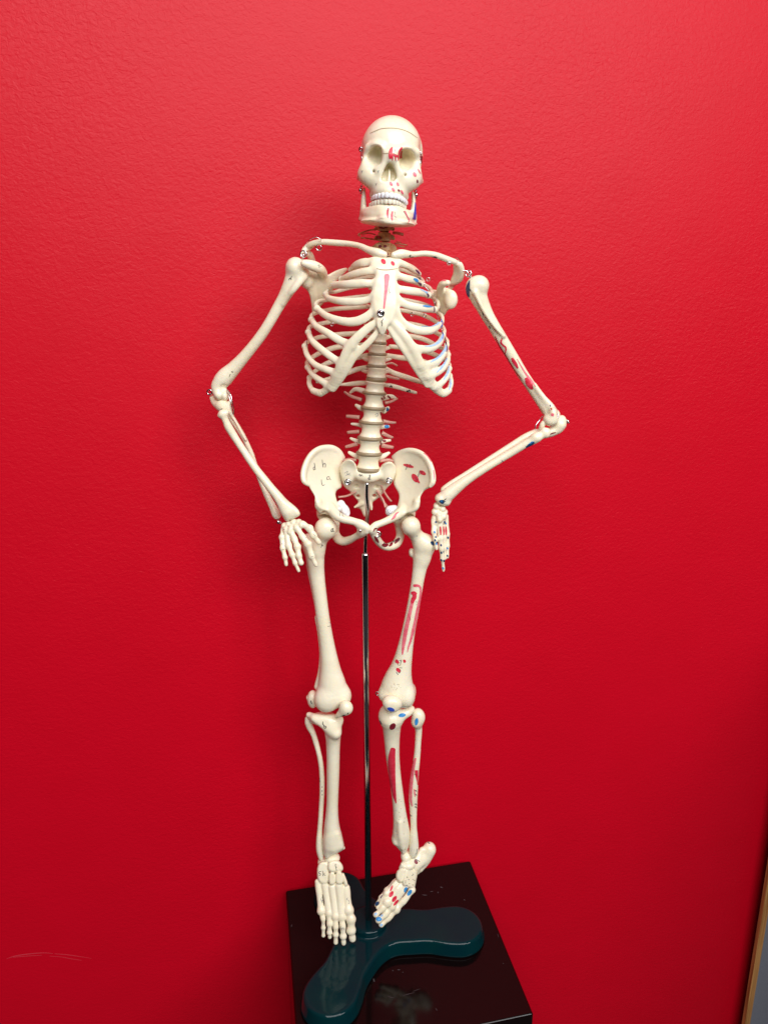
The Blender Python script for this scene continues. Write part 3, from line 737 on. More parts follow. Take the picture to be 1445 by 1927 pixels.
CRr = [
 ([(800, 280, -41, 22), (850, 300, -36, 22), (905, 335, -24, 18), (945, 362, -12, 12)], [(945, 362, -12, 12), (940, 345, 5, 12), (880, 300, 22, 13), (760, 260, 24, 14)]),
 ([(795, 370, -47, 20), (850, 392, -44, 24), (910, 408, -36, 24), (955, 430, -24, 18)], [(955, 430, -24, 16), (975, 415, 0, 13), (930, 375, 22, 14), (840, 335, 32, 14), (750, 320, 28, 14)]),
 ([(790, 465, -51, 22), (860, 480, -49, 26), (940, 492, -42, 25), (1010, 512, -28, 20)], [(1010, 512, -28, 18), (1035, 500, -5, 15), (1010, 455, 22, 15), (900, 410, 36, 15), (755, 385, 30, 15)]),
 ([(795, 545, -54, 24), (850, 580, -52, 26), (930, 600, -49, 26), (1000, 612, -42, 24), (1055, 618, -28, 20)], [(1055, 618, -28, 18), (1080, 600, -8, 15), (1065, 545, 18, 15), (950, 490, 36, 15), (755, 455, 32, 15)]),
 ([(785, 625, -56, 20), (815, 690, -55, 24), (860, 735, -53, 28), (940, 765, -50, 29), (1030, 765, -42, 26), (1090, 730, -24, 20)], [(1090, 730, -24, 18), (1112, 700, -8, 15), (1095, 650, 15, 15), (980, 580, 36, 16), (755, 530, 32, 15)]),
 ([(890, 880, -54, 24), (950, 900, -50, 28), (1030, 895, -42, 25), (1090, 855, -28, 21), (1115, 800, -12, 17)], [(1115, 800, -12, 17), (1125, 765, 2, 15), (1090, 720, 22, 15), (960, 650, 38, 17), (755, 610, 33, 15)]),
 ([(950, 1010, -50, 24), (1010, 1008, -44, 25), (1080, 980, -34, 22), (1130, 920, -20, 19), (1142, 870, -8, 16)], [(1142, 870, -8, 16), (1145, 840, 5, 15), (1100, 800, 24, 16), (960, 735, 38, 18), (755, 700, 33, 16)]),
 ([(1000, 1090, -46, 22), (1050, 1080, -42, 23), (1110, 1045, -32, 20), (1148, 990, -18, 18), (1152, 940, -6, 16)], [(1152, 940, -6, 16), (1145, 910, 8, 15), (1080, 880, 26, 17), (950, 820, 38, 19), (740, 790, 33, 16)]),
 ([(1050, 1170, -40, 20), (1100, 1145, -34, 21), (1145, 1095, -24, 19), (1160, 1040, -12, 17)], [(1160, 1040, -12, 17), (1155, 1000, 4, 15), (1080, 950, 26, 17), (950, 905, 38, 20), (740, 880, 34, 16)]),
 ([(1120, 1215, -32, 18), (1160, 1185, -22, 18), (1174, 1135, -12, 17), (1165, 1090, -4, 15)], [(1165, 1090, -4, 15), (1140, 1050, 10, 15), (1040, 1010, 28, 17), (920, 975, 38, 21), (800, 960, 40, 20), (720, 945, 34, 17)]),
]
for i, (fr_, bk) in enumerate(CRr):
    f.tube('ribR%d' % i, K2, [(*p_[:3], p_[3]*1.1) for p_ in fr_], fy=FY, k=0.004, sub=10); f.tube('ribR%d' % i, K2, bk, fy=0.7, k=0.002, sub=5)
f.tube('ribR10', K2, [(700, 1035, 34, 17), (760, 1070, 38, 20), (850, 1100, 36, 20), (940, 1130, 26, 18), (1010, 1150, 14, 15)], fy=0.7, k=0.002)
f.tube('ribR11', K2, [(690, 1155, 30, 15), (760, 1165, 34, 17), (850, 1192, 36, 15), (920, 1212, 34, 12)], fy=0.7, k=0.002)
f.tube('cartL', K2, [(*p_[:3], p_[3]*0.86) for p_ in [(650, 700, -58, 26), (585, 745, -57, 34), (500, 820, -56, 40), (440, 895, -54, 40), (405, 970, -52, 38), (375, 1045, -49, 36), (340, 1115, -44, 35), (300, 1175, -38, 32), (240, 1215, -32, 25), (190, 1200, -25, 18)]], fy=FY, k=0.002)
f.tube('cartL', K2, [(*p_[:3], p_[3]*0.86) for p_ in [(662, 755, -57, 18), (600, 835, -56, 28), (530, 905, -54, 30), (475, 965, -52, 30), (430, 1040, -49, 30), (385, 1110, -45, 30), (330, 1180, -40, 30)]], fy=FY, k=0.002)
f.tube('cartR', K2, [(*p_[:3], p_[3]*0.86) for p_ in [(742, 690, -58, 24), (795, 750, -57, 34), (850, 815, -56, 38), (895, 890, -54, 38), (935, 970, -51, 38), (975, 1050, -47, 38), (1020, 1125, -42, 38), (1070, 1190, -36, 34), (1120, 1222, -31, 26), (1160, 1200, -24, 20)]], fy=FY, k=0.002)
f.tube('cartR', K2, [(*p_[:3], p_[3]*0.86) for p_ in [(728, 745, -57, 18), (785, 830, -56, 28), (840, 910, -54, 28), (890, 990, -51, 26), (940, 1070, -47, 24), (1000, 1160, -42, 22)]], fy=FY, k=0.002)
f.build(); fr_cage = f
spec = {'sternum': ('sternum', sk, 'bone'), 'cartL': ('costal_cartilage', sk, 'bone'), 'cartR': ('costal_cartilage', sk, 'bone')}
for i in range(12):
    spec['ribL%d' % i] = ('rib', sk, 'bone'); spec['ribR%d' % i] = ('rib', sk, 'bone')
RC = f.make(spec); ster = RC['sternum']
p = P(K2, 672, 640, -60); u = mpp(K2, p)
MB().lathe(p+np.array([0, 0.004, 0]), p-np.array([0, 0.0035, 0]), [(0, 18*u), (0.5, 18*u), (0.52, 27*u), (0.9, 27*u), (0.95, 17*u), (0.8, 15*u)], 20).make('screw', 'chrome', ster)
p2 = P(K2, 674, 634, -63); MB().ball(p2, 13*u).make('screw_tip', 'dark_chrome', ster)
dab(f, ster, K2, 690, 272, 21, 15, 'red', 50); dab(f, ster, K2, 757, 286, 18, 12, 'red', 55)
mark(f, ster, K2, [(712, 362, 22), (714, 380, 38), (712, 430, 30), (706, 500, 22), (699, 560, 16), (694, 610, 12)], 'pink')
mark(f, ster, K2, [(690, 680, 4), (676, 705, 5), (682, 712, 5), (680, 735, 4)], 'ink', name='pen_mark')
mark(f, ster, K2, [(738, 445, 3), (728, 480, 4), (738, 495, 4), (726, 500, 3)], 'pencil', name='pen_mark')
mark(f, ster, K2, [(640, 322, 5), (690, 332, 6), (740, 330, 6), (790, 322, 4)], 'cut', name='seam_line')
for pts, r, c in (([(905, 395, 10), (925, 405, 22), (935, 418, 16)], 'ribR1', 'blue'), ([(950, 470, 6), (985, 483, 16), (1005, 500, 16)], 'ribR2', 'lightblue'),
                  ([(970, 590, 6), (1010, 592, 18), (1045, 590, 16)], 'ribR3', 'blue'), ([(960, 738, 5), (1030, 735, 12), (1080, 715, 18), (1105, 690, 10)], 'ribR4', 'lightblue'),
                  ([(985, 880, 5), (1050, 872, 14), (1100, 835, 18), (1118, 790, 14)], 'ribR5', 'lightblue'), ([(1025, 995, 6), (1080, 958, 22), (1130, 905, 16), (1140, 870, 10)], 'ribR6', 'lightblue'),
                  ([(1070, 1068, 6), (1115, 1020, 16), (1145, 965, 12)], 'ribR7', 'lightblue'), ([(1120, 1120, 6), (1150, 1070, 16), (1160, 1020, 8)], 'ribR8', 'lightblue'),
                  ([(1160, 1190, 8), (1172, 1150, 14), (1168, 1110, 8)], 'ribR9', 'lightblue'),
                  ([(1100, 680, 8), (1112, 720, 10), (1100, 745, 6)], 'ribR4', 'royal'), ([(1108, 770, 6), (1118, 800, 10), (1112, 830, 6)], 'ribR5', 'royal'),
                  ([(1135, 850, 6), (1146, 890, 9), (1140, 920, 6)], 'ribR6', 'purple'), ([(920, 330, 6), (940, 350, 14), (950, 362, 8)], 'ribR0', 'purple'),
                  ([(935, 420, 6), (955, 435, 16), (960, 445, 8)], 'ribR1', 'purple'), ([(1000, 500, 6), (1012, 515, 12), (1010, 528, 6)], 'ribR2', 'purple'),
                  ([(1052, 595, 5), (1055, 615, 8), (1052, 632, 5)], 'ribR3', 'purple')):
    mark(f, RC[r], K2, pts, c)
for x, y, r in ((745, 1168, 'ribR11'), (875, 1200, 'ribR11'), (862, 1204, 'ribR11'), (945, 395, 'ribR1')):
    mark(f, RC[r], K2, [(x-10, y+4, 6), (x, y-6, 9), (x+8, y+6, 6)], 'ink', name='pen_mark')
# thin tie wires and rings along the cage sides
for pts in ([(335, 412, -26), (322, 440, -22), (312, 500, -14)], [(945, 350, -14), (958, 395, -18), (965, 430, -20), (1005, 470, -22), (1040, 540, -20)],
            [(1055, 560, -26), (1068, 620, -24), (1080, 680, -20), (1105, 730, -16)], [(1105, 760, -18), (1135, 830, -12), (1150, 900, -10)],
            [(445, 330, -8), (440, 345, -10), (380, 392, -18)], [(185, 640, -10), (190, 700, -16), (165, 760, -12)], [(150, 800, -10), (140, 870, -10), (135, 900, -8)],
            [(1150, 940, -8), (1160, 1000, -10), (1165, 1060, -10)]):
    wire(K2, pts, 2.6, sk, 'tie_wire', 'dark_chrome')
for x, y, dy in ((322, 722, 20), (175, 975, 10), (895, 650, 22), (985, 660, 20), (1010, 400, 10), (362, 1158, 28), (378, 395, -18), (960, 425, -18), (975, 440, -16)):
    wire_ring(K2, x, y, dy, 12, 3.2, sk)

# ---------------- shoulder girdle
def one(name, ops, parent=None, h=0.0007, mt='bone', sm=1, label=None):
    f = Field(h, sm)
    for o in ops:
        kind = o[0]; a = o[1:]; kw = a[-1] if isinstance(a[-1], dict) else {}; a = a[:-1] if isinstance(a[-1], dict) else a
        getattr(f, kind)('a', *a, **kw)
    f.build(); f.ob = f.make({'a': (name, parent or sk, mt, label)})['a']; return f
cll = one('clavicle', [('tube', K2, [(695, 222, -42, 24), (650, 212, -40, 33), (585, 190, -34, 25), (520, 160, -26, 20), (440, 145, -18, 20), (340, 138, -10, 22), (250, 132, -4, 20), (180, 145, 0, 20), (140, 170, 4, 18)])])
clr = one('clavicle', [('tube', K2, [(768, 228, -42, 26), (820, 218, -40, 32), (900, 222, -34, 21), (980, 215, -28, 20), (1060, 225, -22, 21), (1130, 250, -16, 22), (1200, 275, -10, 20)])])
for pts in ([(875, 232, 4), (885, 225, 5), (880, 240, 4), (905, 240, 4)], [(1035, 240, 4), (1060, 244, 6), (1075, 248, 5)], [(1050, 236, 3), (1070, 240, 5)]):
    mark(clr, clr.ob, K2, pts, 'ink', name='pen_mark')
scl = one('scapula', [
    ('plate', K2, [(118, 370), (160, 320), (230, 350), (268, 385), (290, 370), (350, 335), (425, 312), (440, 330), (395, 372), (345, 420), (330, 480), (300, 520), (260, 575), (215, 625), (188, 650), (180, 610), (165, 520), (135, 455), (112, 420)],
     [(120, 400, 6), (270, 390, 14), (430, 320, 32), (300, 500, 24), (190, 640, 26), (160, 480, 10), (340, 420, 26)], 2.4, 2.0, {'k': 0.003}),
    ('tube', K2, [(122, 285, -16, 26), (170, 298, -14, 36), (225, 320, -8, 36), (258, 350, 4, 30), (262, 390, 14, 26)], {'k': 0.004}),
    ('ell', K2, 145, 390, 6, 48, 75, 8, {'k': 0.004}),
    ('tube', K2, [(120, 350, 2, 24), (112, 395, 2, 26), (118, 425, 4, 20)], {'k': 0.004}),
    ('tube', K2, [(140, 200, 8, 22), (165, 230, 14, 26), (190, 290, 24, 22), (210, 350, 28, 20)], {'fy': 0.6, 'k': 0.004}),
    ('tube', K2, [(112, 215, 2, 16), (135, 178, 4, 22), (175, 160, 6, 20)], {'k': 0.003}),
    ('tube', K2, [(175, 460, 10, 16), (200, 540, 16, 12), (192, 630, 24, 10)], {'k': 0.003})])
mark(scl, scl.ob, K2, [(220, 300, 4), (232, 296, 4), (228, 312, 4), (244, 306, 3)], 'pencil', name='pen_mark')
scr = one('scapula', [
    ('plate', K2, [(1022, 480), (1050, 470), (1085, 480), (1105, 455), (1150, 460), (1160, 490), (1195, 505), (1212, 545), (1195, 590), (1150, 620), (1118, 675), (1105, 700), (1085, 650), (1060, 590), (1045, 530)],
     [(1030, 480, 26), (1100, 480, 14), (1195, 545, 6), (1110, 690, 26), (1060, 580, 24), (1150, 600, 12)], 2.4, 2.0, {'k': 0.003}),
    ('tube', K2, [(1150, 425, -12, 20), (1120, 430, -8, 26), (1100, 455, 2, 26), (1092, 500, 12, 26)], {'k': 0.004}),
    ('ell', K2, 1172, 545, 6, 42, 64, 5, {'k': 0.006}),
    ('tube', K2, [(1195, 275, -4, 18), (1235, 295, -2, 22), (1248, 340, 2, 22), (1235, 395, 10, 24), (1195, 430, 18, 18), (1160, 470, 22, 18)], {'fy': 0.6, 'k': 0.004}),
    ('plate', K2, [(1185, 280), (1245, 300), (1258, 350), (1250, 400), (1205, 435), (1160, 448), (1170, 400), (1192, 350)], [(1190, 280, 0), (1250, 350, 4), (1170, 440, 16)], 2.0, 1.6, {'k': 0.003}),
    ('tube', K2, [(1040, 500, 24, 12), (1075, 590, 24, 14), (1110, 680, 26, 12)], {'k': 0.003})])
mark(scr, scr.ob, K2, [(1100, 412, 8), (1118, 406, 12), (1138, 408, 8)], 'pink')
# ---------------- arms
hl = one('humerus', [
    ('ell', K4, 1075, 250, 0, 104, 110, 13, {'k': 0.004}), ('ell', K4, 1150, 305, 2, 80, 92, 12, {'k': 0.005}),
    ('tube', K4, [(1080, 270, 0, 98), (1060, 350, 0, 96), (1015, 450, 0, 82), (950, 570, 1, 66), (880, 690, 2, 59), (790, 850, 3, 56), (700, 990, 5, 57), (600, 1120, 7, 58), (500, 1240, 9, 63), (400, 1350, 11, 76), (310, 1440, 12, 92), (255, 1510, 12, 82), (245, 1580, 12, 60)], {'k': 0.004, 'sub': 5}),
    ('tube', K4, [(1160, 340, -6, 50), (1110, 410, -8, 40), (1050, 490, -8, 34), (990, 560, -5, 26), (940, 640, -2, 20)], {'k': 0.003}),
    ('ell', K4, 245, 1625, 11, 60, 66, 9, {'k': 0.003}), ('ell', K4, 315, 1640, 11, 48, 66, 9, {'k': 0.0025}),
    ('ell', K4, 215, 1560, 12, 52, 70, 6, {'k': 0.004}), ('ell', K4, 290, 1560, 5, 30, 34, 3, {'op': '-', 'k': 0.003})])
for pts in ([(1005, 385, 5), (1012, 368, 9), (1026, 368, 9), (1030, 385, 5)], [(1024, 368, 5), (1034, 345, 5), (1038, 338, 4)], [(378, 1380, 6), (390, 1384, 9), (398, 1386, 5)], [(368, 1408, 6), (360, 1425, 5), (355, 1438, 4)]):
    mark(hl, hl.ob, K4, pts, 'ink', name='pen_mark')
ul = one('ulna', [
    ('tube', K5, [(105, 150, 18, 30), (130, 190, 16, 40), (175, 225, 10, 50), (225, 235, 6, 48), (262, 210, 4, 28), (282, 178, 3, 14)], {'k': 0.004}),
    ('tube', K5, [(205, 230, 8, 60), (245, 290, 8, 46), (290, 350, 9, 34), (345, 430, 10, 29), (400, 520, 11, 27), (450, 620, 14, 25), (490, 710, 17, 24), (520, 800, 20, 22), (550, 900, 20, 24), (590, 1000, 18, 27), (640, 1110, 15, 31), (690, 1210, 12, 36), (722, 1280, 10, 42), (735, 1305, 10, 40)], {'k': 0.003, 'sub': 5}),
    ('tube', K5, [(262, 250, 4, 20), (300, 330, 4, 13), (360, 430, 6, 10), (430, 560, 8, 8)], {'k': 0.003})], h=0.0007)
mark(ul, ul.ob, K5, [(182, 262, 5), (190, 275, 9)], 'ink', name='pen_mark'); mark(ul, ul.ob, K5, [(198, 250, 5), (196, 266, 9), (200, 274, 5)], 'ink', name='pen_mark')
rl = one('radius', [
    ('tube', K5, [(175, 322, -4, 22), (205, 305, -4, 36), (240, 290, -4, 28)], {'k': 0.003}),
    ('tube', K5, [(205, 310, -4, 40), (232, 370, -4, 33), (258, 430, -3, 40), (300, 500, -2, 39), (350, 580, -2, 36), (410, 670, -2, 36), (470, 760, -3, 37), (540, 860, -4, 38), (610, 950, -6, 40), (680, 1040, -8, 43), (745, 1120, -9, 48), (800, 1200, -10, 60), (840, 1255, -10, 72)], {'k': 0.003, 'sub': 5}),
    ('plate', K5, [(760, 1120), (810, 1150), (880, 1190), (945, 1240), (967, 1290), (950, 1312), (890, 1338), (822, 1366), (795, 1320), (765, 1230), (745, 1160)], [(760, 1130, -9), (960, 1300, -10), (820, 1360, -10)], 6.0, 4.5, {'k': 0.003})], h=0.0007)
def finger(f, lab, K, pts, knob=1.25, fy=0.85, k=0.0012):
    """pts: (x, y, dy, r) at the joints; shafts waist between them"""
    for (a, b) in zip(pts[:-1], pts[1:]):
        m = [tuple(np.array(a)*(1-t)+np.array(b)*t) for t in (0.22, 0.5, 0.78)]
        w = (a[3]+b[3])/2/knob*1.06; 
        f.tube(lab, K, [a, (*m[0][:3], w*1.12), (*m[1][:3], w), (*m[2][:3], w*1.08), b], fy=fy, k=k, sub=3)
HL = Field(0.0005, 1)
for x, y, dy, r in ((808, 1405, -8, 32), (850, 1392, -9, 34), (900, 1375, -10, 38), (950, 1375, -12, 36), (830, 1440, -12, 30), (875, 1430, -14, 34), (925, 1420, -15, 34), (975, 1395, -15, 30), (860, 1460, -15, 28)):
    HL.ell('hand', K5, x, y, dy, r, r*1.1, 5.0, k=0.002)
for i, pts in enumerate(([(800, 1440, -10, 26), (785, 1515, -16, 27), (792, 1625, -21, 24), (815, 1715, -24, 22), (826, 1785, -25, 15)],
                         [(825, 1440, -14, 28), (850, 1600, -21, 30), (885, 1690, -26, 25), (915, 1770, -28, 21), (948, 1845, -29, 14)],
                         [(870, 1450, -16, 30), (905, 1530, -20, 27), (935, 1610, -24, 32), (950, 1700, -28, 26), (972, 1768, -30, 24)],
                         [(935, 1430, -17, 30), (985, 1510, -21, 27), (1040, 1585, -25, 34), (1078, 1705, -27, 27), (1120, 1790, -28, 17)],
                         [(985, 1385, -16, 30), (1055, 1430, -19, 33), (1095, 1500, -21, 30), (1148, 1568, -21, 20)])):
    finger(HL, 'f%d' % i, K5, [(*p_[:3], p_[3]*1.12) for p_ in pts])
HL.build(); d = {'hand': ('hand', sk, 'bone')}
for i in range(5): d['f%d' % i] = ('finger', 'hand', 'bone')
hh_ = HL.make(d); handl = hh_['hand']
for pts in ([(800, 1440, 4), (812, 1436, 5)], [(843, 1400, 4), (848, 1412, 5)], [(1010, 1525, 4), (1030, 1518, 5), (1020, 1535, 4)], [(1090, 1480, 4), (1110, 1500, 4)], [(785, 1570, 4), (790, 1592, 4)], [(785, 1638, 4), (806, 1636, 4)], [(1070, 1708, 4), (1090, 1700, 5)]):
    mark(HL, handl, K5, pts, 'pencil', name='pen_mark')
# right arm
hr = one('humerus', [
    ('ell', K6, 535, 270, 2, 90, 84, 12, {'k': 0.004}), ('ell', K6, 470, 300, 2, 52, 80, 10, {'k': 0.005}),
    ('tube', K6, [(520, 290, 2, 88), (530, 370, 2, 80), (570, 460, 3, 66), (620, 560, 4, 58), (680, 660, 5, 54), (740, 760, 6, 54), (800, 860, 8, 53), (860, 960, 10, 52), (920, 1060, 12, 50), (980, 1150, 13, 48), (1040, 1240, 14, 48), (1100, 1320, 14, 54), (1155, 1390, 14, 62), (1190, 1440, 14, 60)], {'k': 0.004, 'sub': 5}),
    ('tube', K6, [(500, 340, -9, 18), (590, 520, -7, 16), (690, 660, -4, 14), (760, 730, -1, 14)], {'k': 0.004}),
    ('tube', K6, [(1040, 1180, 8, 20), (1120, 1290, 8, 22), (1180, 1360, 8, 26), (1215, 1410, 8, 26)], {'k': 0.004}),
    ('tube', K6, [(1000, 1210, 18, 18), (1070, 1330, 20, 20), (1130, 1430, 20, 20)], {'k': 0.004}),
    ('ell', K6, 1185, 1490, 6, 70, 62, 8, {'k': 0.003}), ('ell', K6, 1235, 1450, 14, 34, 46, 7, {'k': 0.003}), ('ell', K6, 1205, 1440, 3, 36, 60, 5, {'k': 0.003})])
mark(hr, hr.ob, K6, [(452, 230, 8), (438, 280, 30), (432, 330, 34), (442, 380, 16)], 'darkblue')
mark(hr, hr.ob, K6, [(452, 225, 5), (448, 290, 6), (462, 320, 6)], 'ink', name='pen_mark'); mark(hr, hr.ob, K6, [(430, 300, 5), (450, 310, 6), (465, 330, 5)], 'ink', name='pen_mark')
for pts, c in (([(745, 750, 10), (735, 790, 18), (755, 815, 14), (780, 840, 14), (775, 890, 8)], 'red'), ([(835, 930, 18), (850, 960, 30), (870, 990, 28), (888, 1025, 12)], 'red'),
               ([(960, 1110, 22), (980, 1150, 50), (1005, 1190, 44), (1022, 1215, 14)], 'red'), ([(880, 940, 4), (950, 1060, 14), (1010, 1140, 18), (1050, 1190, 6)], 'pink'),
               ([(682, 735, 8), (720, 820, 12), (790, 930, 10), (850, 1030, 8), (920, 1120, 6)], 'red'), ([(628, 640, 8), (638, 665, 8)], 'ink'), ([(560, 495, 6), (575, 545, 6)], 'ink'),
               ([(1178, 1355, 8), (1186, 1372, 8)], 'purple'), ([(1190, 1385, 10), (1196, 1402, 10)], 'red'), ([(1192, 1435, 14), (1202, 1446, 30), (1212, 1456, 14)], 'pink')):
    mark(hr, hr.ob, K6, pts, c)
ur = one('ulna', [
    ('ell', K6, 1265, 1530, 14, 62, 66, 9, {'k': 0.004}), ('ell', K6, 1285, 1490, 16, 36, 40, 6, {'k': 0.003}),
    ('tube', K6, [(1240, 1580, 12, 46), (1180, 1605, 12, 46), (1100, 1625, 13, 40)], {'k': 0.004}),
    ('tube', K7, [(1140, 318, 13, 34), (1060, 352, 12, 32), (960, 412, 11, 29), (820, 500, 10, 27), (680, 590, 9, 27), (560, 668, 7, 28), (470, 728, 5, 32), (415, 768, 4, 32), (402, 778, 4, 26)], {'k': 0.004}),
    ('tube', K6, [(1090, 1590, 8, 20), (1110, 1540, 6, 26), (1130, 1510, 6, 22)], {'k': 0.004})])
rr_ = one('radius', [
    ('tube', K7, [(1228, 305, -2, 24), (1222, 330, -2, 28), (1205, 300, -2, 24)], {'k': 0.003}),
    ('tube', K7, [(1215, 312, -2, 34), (1180, 335, -2, 32), (1120, 372, -2, 36), (1040, 415, -1, 33), (940, 475, 0, 32), (840, 535, 0, 32), (740, 595, 0, 33), (640, 658, 0, 36), (560, 712, 0, 42), (490, 765, 0, 50), (430, 815, 0, 56), (392, 850, 0, 48)], {'k': 0.003, 'sub': 5}),
    ('ell', K7, 372, 838, 0, 40, 34, 7, {'k': 0.003}), ('ell', K7, 425, 868, 0, 34, 34, 6, {'k': 0.003}),
    ('ell', K7, 1140, 350, -2, 40, 34, 6, {'k': 0.004})])
for pts, c in (([(1060, 430, 8), (1095, 412, 26), (1128, 392, 10)], 'darkblue'), ([(1085, 405, 6), (1110, 392, 14), (1128, 388, 6)], 'blue'), ([(1030, 460, 5), (1060, 445, 14), (1090, 425, 8)], 'darkred'),
               ([(368, 860, 10), (392, 868, 34), (408, 870, 14)], 'darkblue'), ([(375, 862, 8), (392, 865, 14)], 'blue'), ([(395, 865, 5), (412, 852, 6), (424, 842, 4)], 'ink'), ([(398, 872, 5), (420, 862, 5)], 'ink'),
               ([(866, 530, 3), (872, 542, 4), (884, 546, 3)], 'pencil'), ([(1180, 400, 5), (1195, 385, 8)], 'darkred')):
    mark(rr_, rr_.ob, K7, pts, c)
mark(ur, ur.ob, K7, [(1250, 330, 6), (1270, 320, 10), (1300, 312, 5)], 'darkred')
HR = Field(0.0005, 1)
for x, y, dy, r in ((345, 905, 2, 26), (392, 925, 2, 28), (335, 950, 2, 30), (365, 975, -1, 28), (400, 985, 0, 28), (330, 1000, 2, 26), (370, 1010, -3, 26), (412, 950, 4, 24), (350, 890, 4, 22), (395, 1020, 2, 24), (340, 1035, 0, 22)):
    HR.ell('hand', K7, x, y, dy, r, r*1.1, 4.5, k=0.0015)
for i, pts in enumerate(([(325, 1020, 0, 22), (326, 1110, -5, 20), (338, 1175, -8, 18), (346, 1245, -10, 11)],
                         [(372, 1040, -2, 22), (378, 1160, -4, 24), (386, 1245, -5, 20), (394, 1330, -5, 17), (402, 1420, -4, 9)],
                         [(395, 1040, 3, 20), (402, 1150, 2, 21), (408, 1240, 0, 18), (415, 1320, -1, 12)],
                         [(420, 985, 6, 20), (432, 1130, 5, 18), (434, 1220, 4, 16), (432, 1312, 2, 11)],
                         [(412, 1000, 9, 18), (424, 1090, 8, 16), (418, 1190, 8, 14), (412, 1265, 6, 10)])):
    finger(HR, 'f%d' % i, K7, [(*p_[:3], p_[3]*1.08) for p_ in pts], knob=1.2)
HR.build(); d = {'hand': ('hand', sk, 'bone', 'hand painted with blue dots and red palm stripes')}
for i in range(5): d['f%d' % i] = ('finger', 'hand', 'bone')
handr = HR.make(d)['hand']
for x in (378, 403, 422): mark(HR, handr, K7, [(x-2, 1065, 8), (x, 1100, 15), (x+2, 1135, 8)], 'red')
for x, y in ((340, 1030), (410, 1030), (330, 1110), (340, 1150), (345, 1205), (437, 1155), (382, 1215), (432, 1240), (405, 1270), (385, 1275), (432, 1300), (385, 1335), (405, 1340), (398, 1400), (350, 1195), (335, 1175), (418, 1040)):
    dab(HR, handr, K7, x, y, 10, 7, 'darkblue' if random.random() < 0.5 else 'blue', 70)

# ---------------- spine
VF = Field(0.00075, 1); labs = []
LB = [  # K3 centre x, top y, bottom y, end r, waist r
    (777, -10, 88, 104, 83), (768, 104, 226, 108, 81), (751, 246, 362, 110, 83), (737, 380, 508, 112, 85), (727, 532, 652, 114, 89), (717, 676, 800, 116, 93)]
for i, (x, y0, y1, re, rm) in enumerate(LB):
    a = P(K3, x+4, y0, 8); b = P(K3, x-5, y1, 8); u = mpp(K3, a); lab = 'lumbar%d' % i; labs.append(lab)
    VF.spool(lab, a, b, re*u, rm*u, fy=0.8)
    ym = (y0+y1)/2
    VF.ell(lab, K3, x, ym, 26, 80, 62, 9, k=0.004)
    VF.tube(lab, K3, [(x, ym, 28, 30), (x, ym+30, 44, 20)], k=0.003)
for lab, pts in (('lumbar1', [(700, 90, 14, 30), (600, 60, 20, 22), (545, 92, 24, 14)]), ('lumbar1', [(860, 140, 16, 30), (930, 130, 22, 22), (975, 150, 26, 12)]),
                 ('lumbar1', [(690, 255, 14, 26), (635, 235, 16, 24), (600, 212, 18, 17)]), ('lumbar2', [(860, 270, 14, 22), (890, 245, 16, 22), (898, 235, 16, 16)]),
                 ('lumbar3', [(680, 410, 14, 28), (620, 395, 16, 19), (558, 386, 18, 13)]), ('lumbar3', [(810, 415, 14, 26), (870, 412, 16, 20), (900, 411, 16, 16)]),
                 ('lumbar4', [(660, 560, 14, 28), (600, 545, 16, 20), (548, 522, 18, 13)]), ('lumbar4', [(800, 570, 14, 26), (860, 548, 16, 19), (915, 540, 17, 14)]),
                 ('lumbar5', [(650, 700, 14, 30), (590, 685, 16, 24), (535, 655, 18, 17)]), ('lumbar5', [(790, 710, 14, 34), (850, 690, 16, 26), (903, 660, 18, 16)])):
    VF.tube(lab, K3, pts, fy=0.7, k=0.003)
# thoracic
TB = [(640, 1030, 1105, 74), (645, 945, 1015, 70), (648, 865, 930, 66), (655, 785, 850, 63), (660, 710, 772, 60), (666, 640, 698, 57), (672, 572, 628, 55), (680, 508, 562, 53), (688, 448, 500, 51), (695, 392, 440, 49), (700, 338, 384, 48), (705, 285, 330, 48)]
for i, (x, y0, y1, r) in enumerate(TB):
    if i < 0: continue
    a = P(K2, x+3, y0, 12+i*1.0); b = P(K2, x-3, y1, 12+i*1.0); u = mpp(K2, a); lab = 'thoracic%d' % i; labs.append(lab)
    VF.spool(lab, a, b, r*u, r*0.86*u, fy=0.85)
    ym = (y0+y1)/2; VF.ell(lab, K2, x, ym, 28+i*0.6, 60, 34, 9, k=0.004)
    VF.tube(lab, K2, [(x-20, ym, 26, 20), (x-75, ym-6, 34, 14), (x-100, ym-14, 38, 11)], k=0.003)
    VF.tube(lab, K2, [(x+20, ym, 26, 20), (x+75, ym-6, 34, 14), (x+100, ym-14, 38, 11)], k=0.003)
VF.build(); vs = VF.make({l: ('vertebra', sk, 'bone') for l in labs})
for i, (x, y0, y1, re, rm) in enumerate(LB):
    if i+1 < len(LB): x2, y2 = LB[i+1][0], LB[i+1][1]
    else: x2, y2 = 716, 828
    xm = (x+x2)/2-2; a = P(K3, xm+1, y1-6, 8); b = P(K3, xm-1, y2+6, 8); u = mpp(K3, a); r = (re+7)*u
    MB().lathe(a, b, [(0, r*0.9), (0.2, r*1.0), (0.5, r*1.03), (0.8, r*1.0), (1, r*0.9)], 28, 0.8).make('disc', 'disc', vs['lumbar%d' % i])
tb = [(640, 1105, 1128)]+[(TB[i][0], TB[i+1][2], TB[i][1]) for i in range(len(TB)-1)]
for i, (x, y0, y1) in enumerate(tb):
    r0 = (TB[max(i-1, 0)][3])
    a = P(K2, x, y0-3, 12+i); b = P(K2, x, y1+3, 12+i); u = mpp(K2, a); r = (r0+1)*u
    MB().lathe(b, a, [(0, r*0.9), (0.25, r), (0.75, r), (1, r*0.9)], 24, 0.85).make('disc', 'disc', vs['thoracic%d' % i])
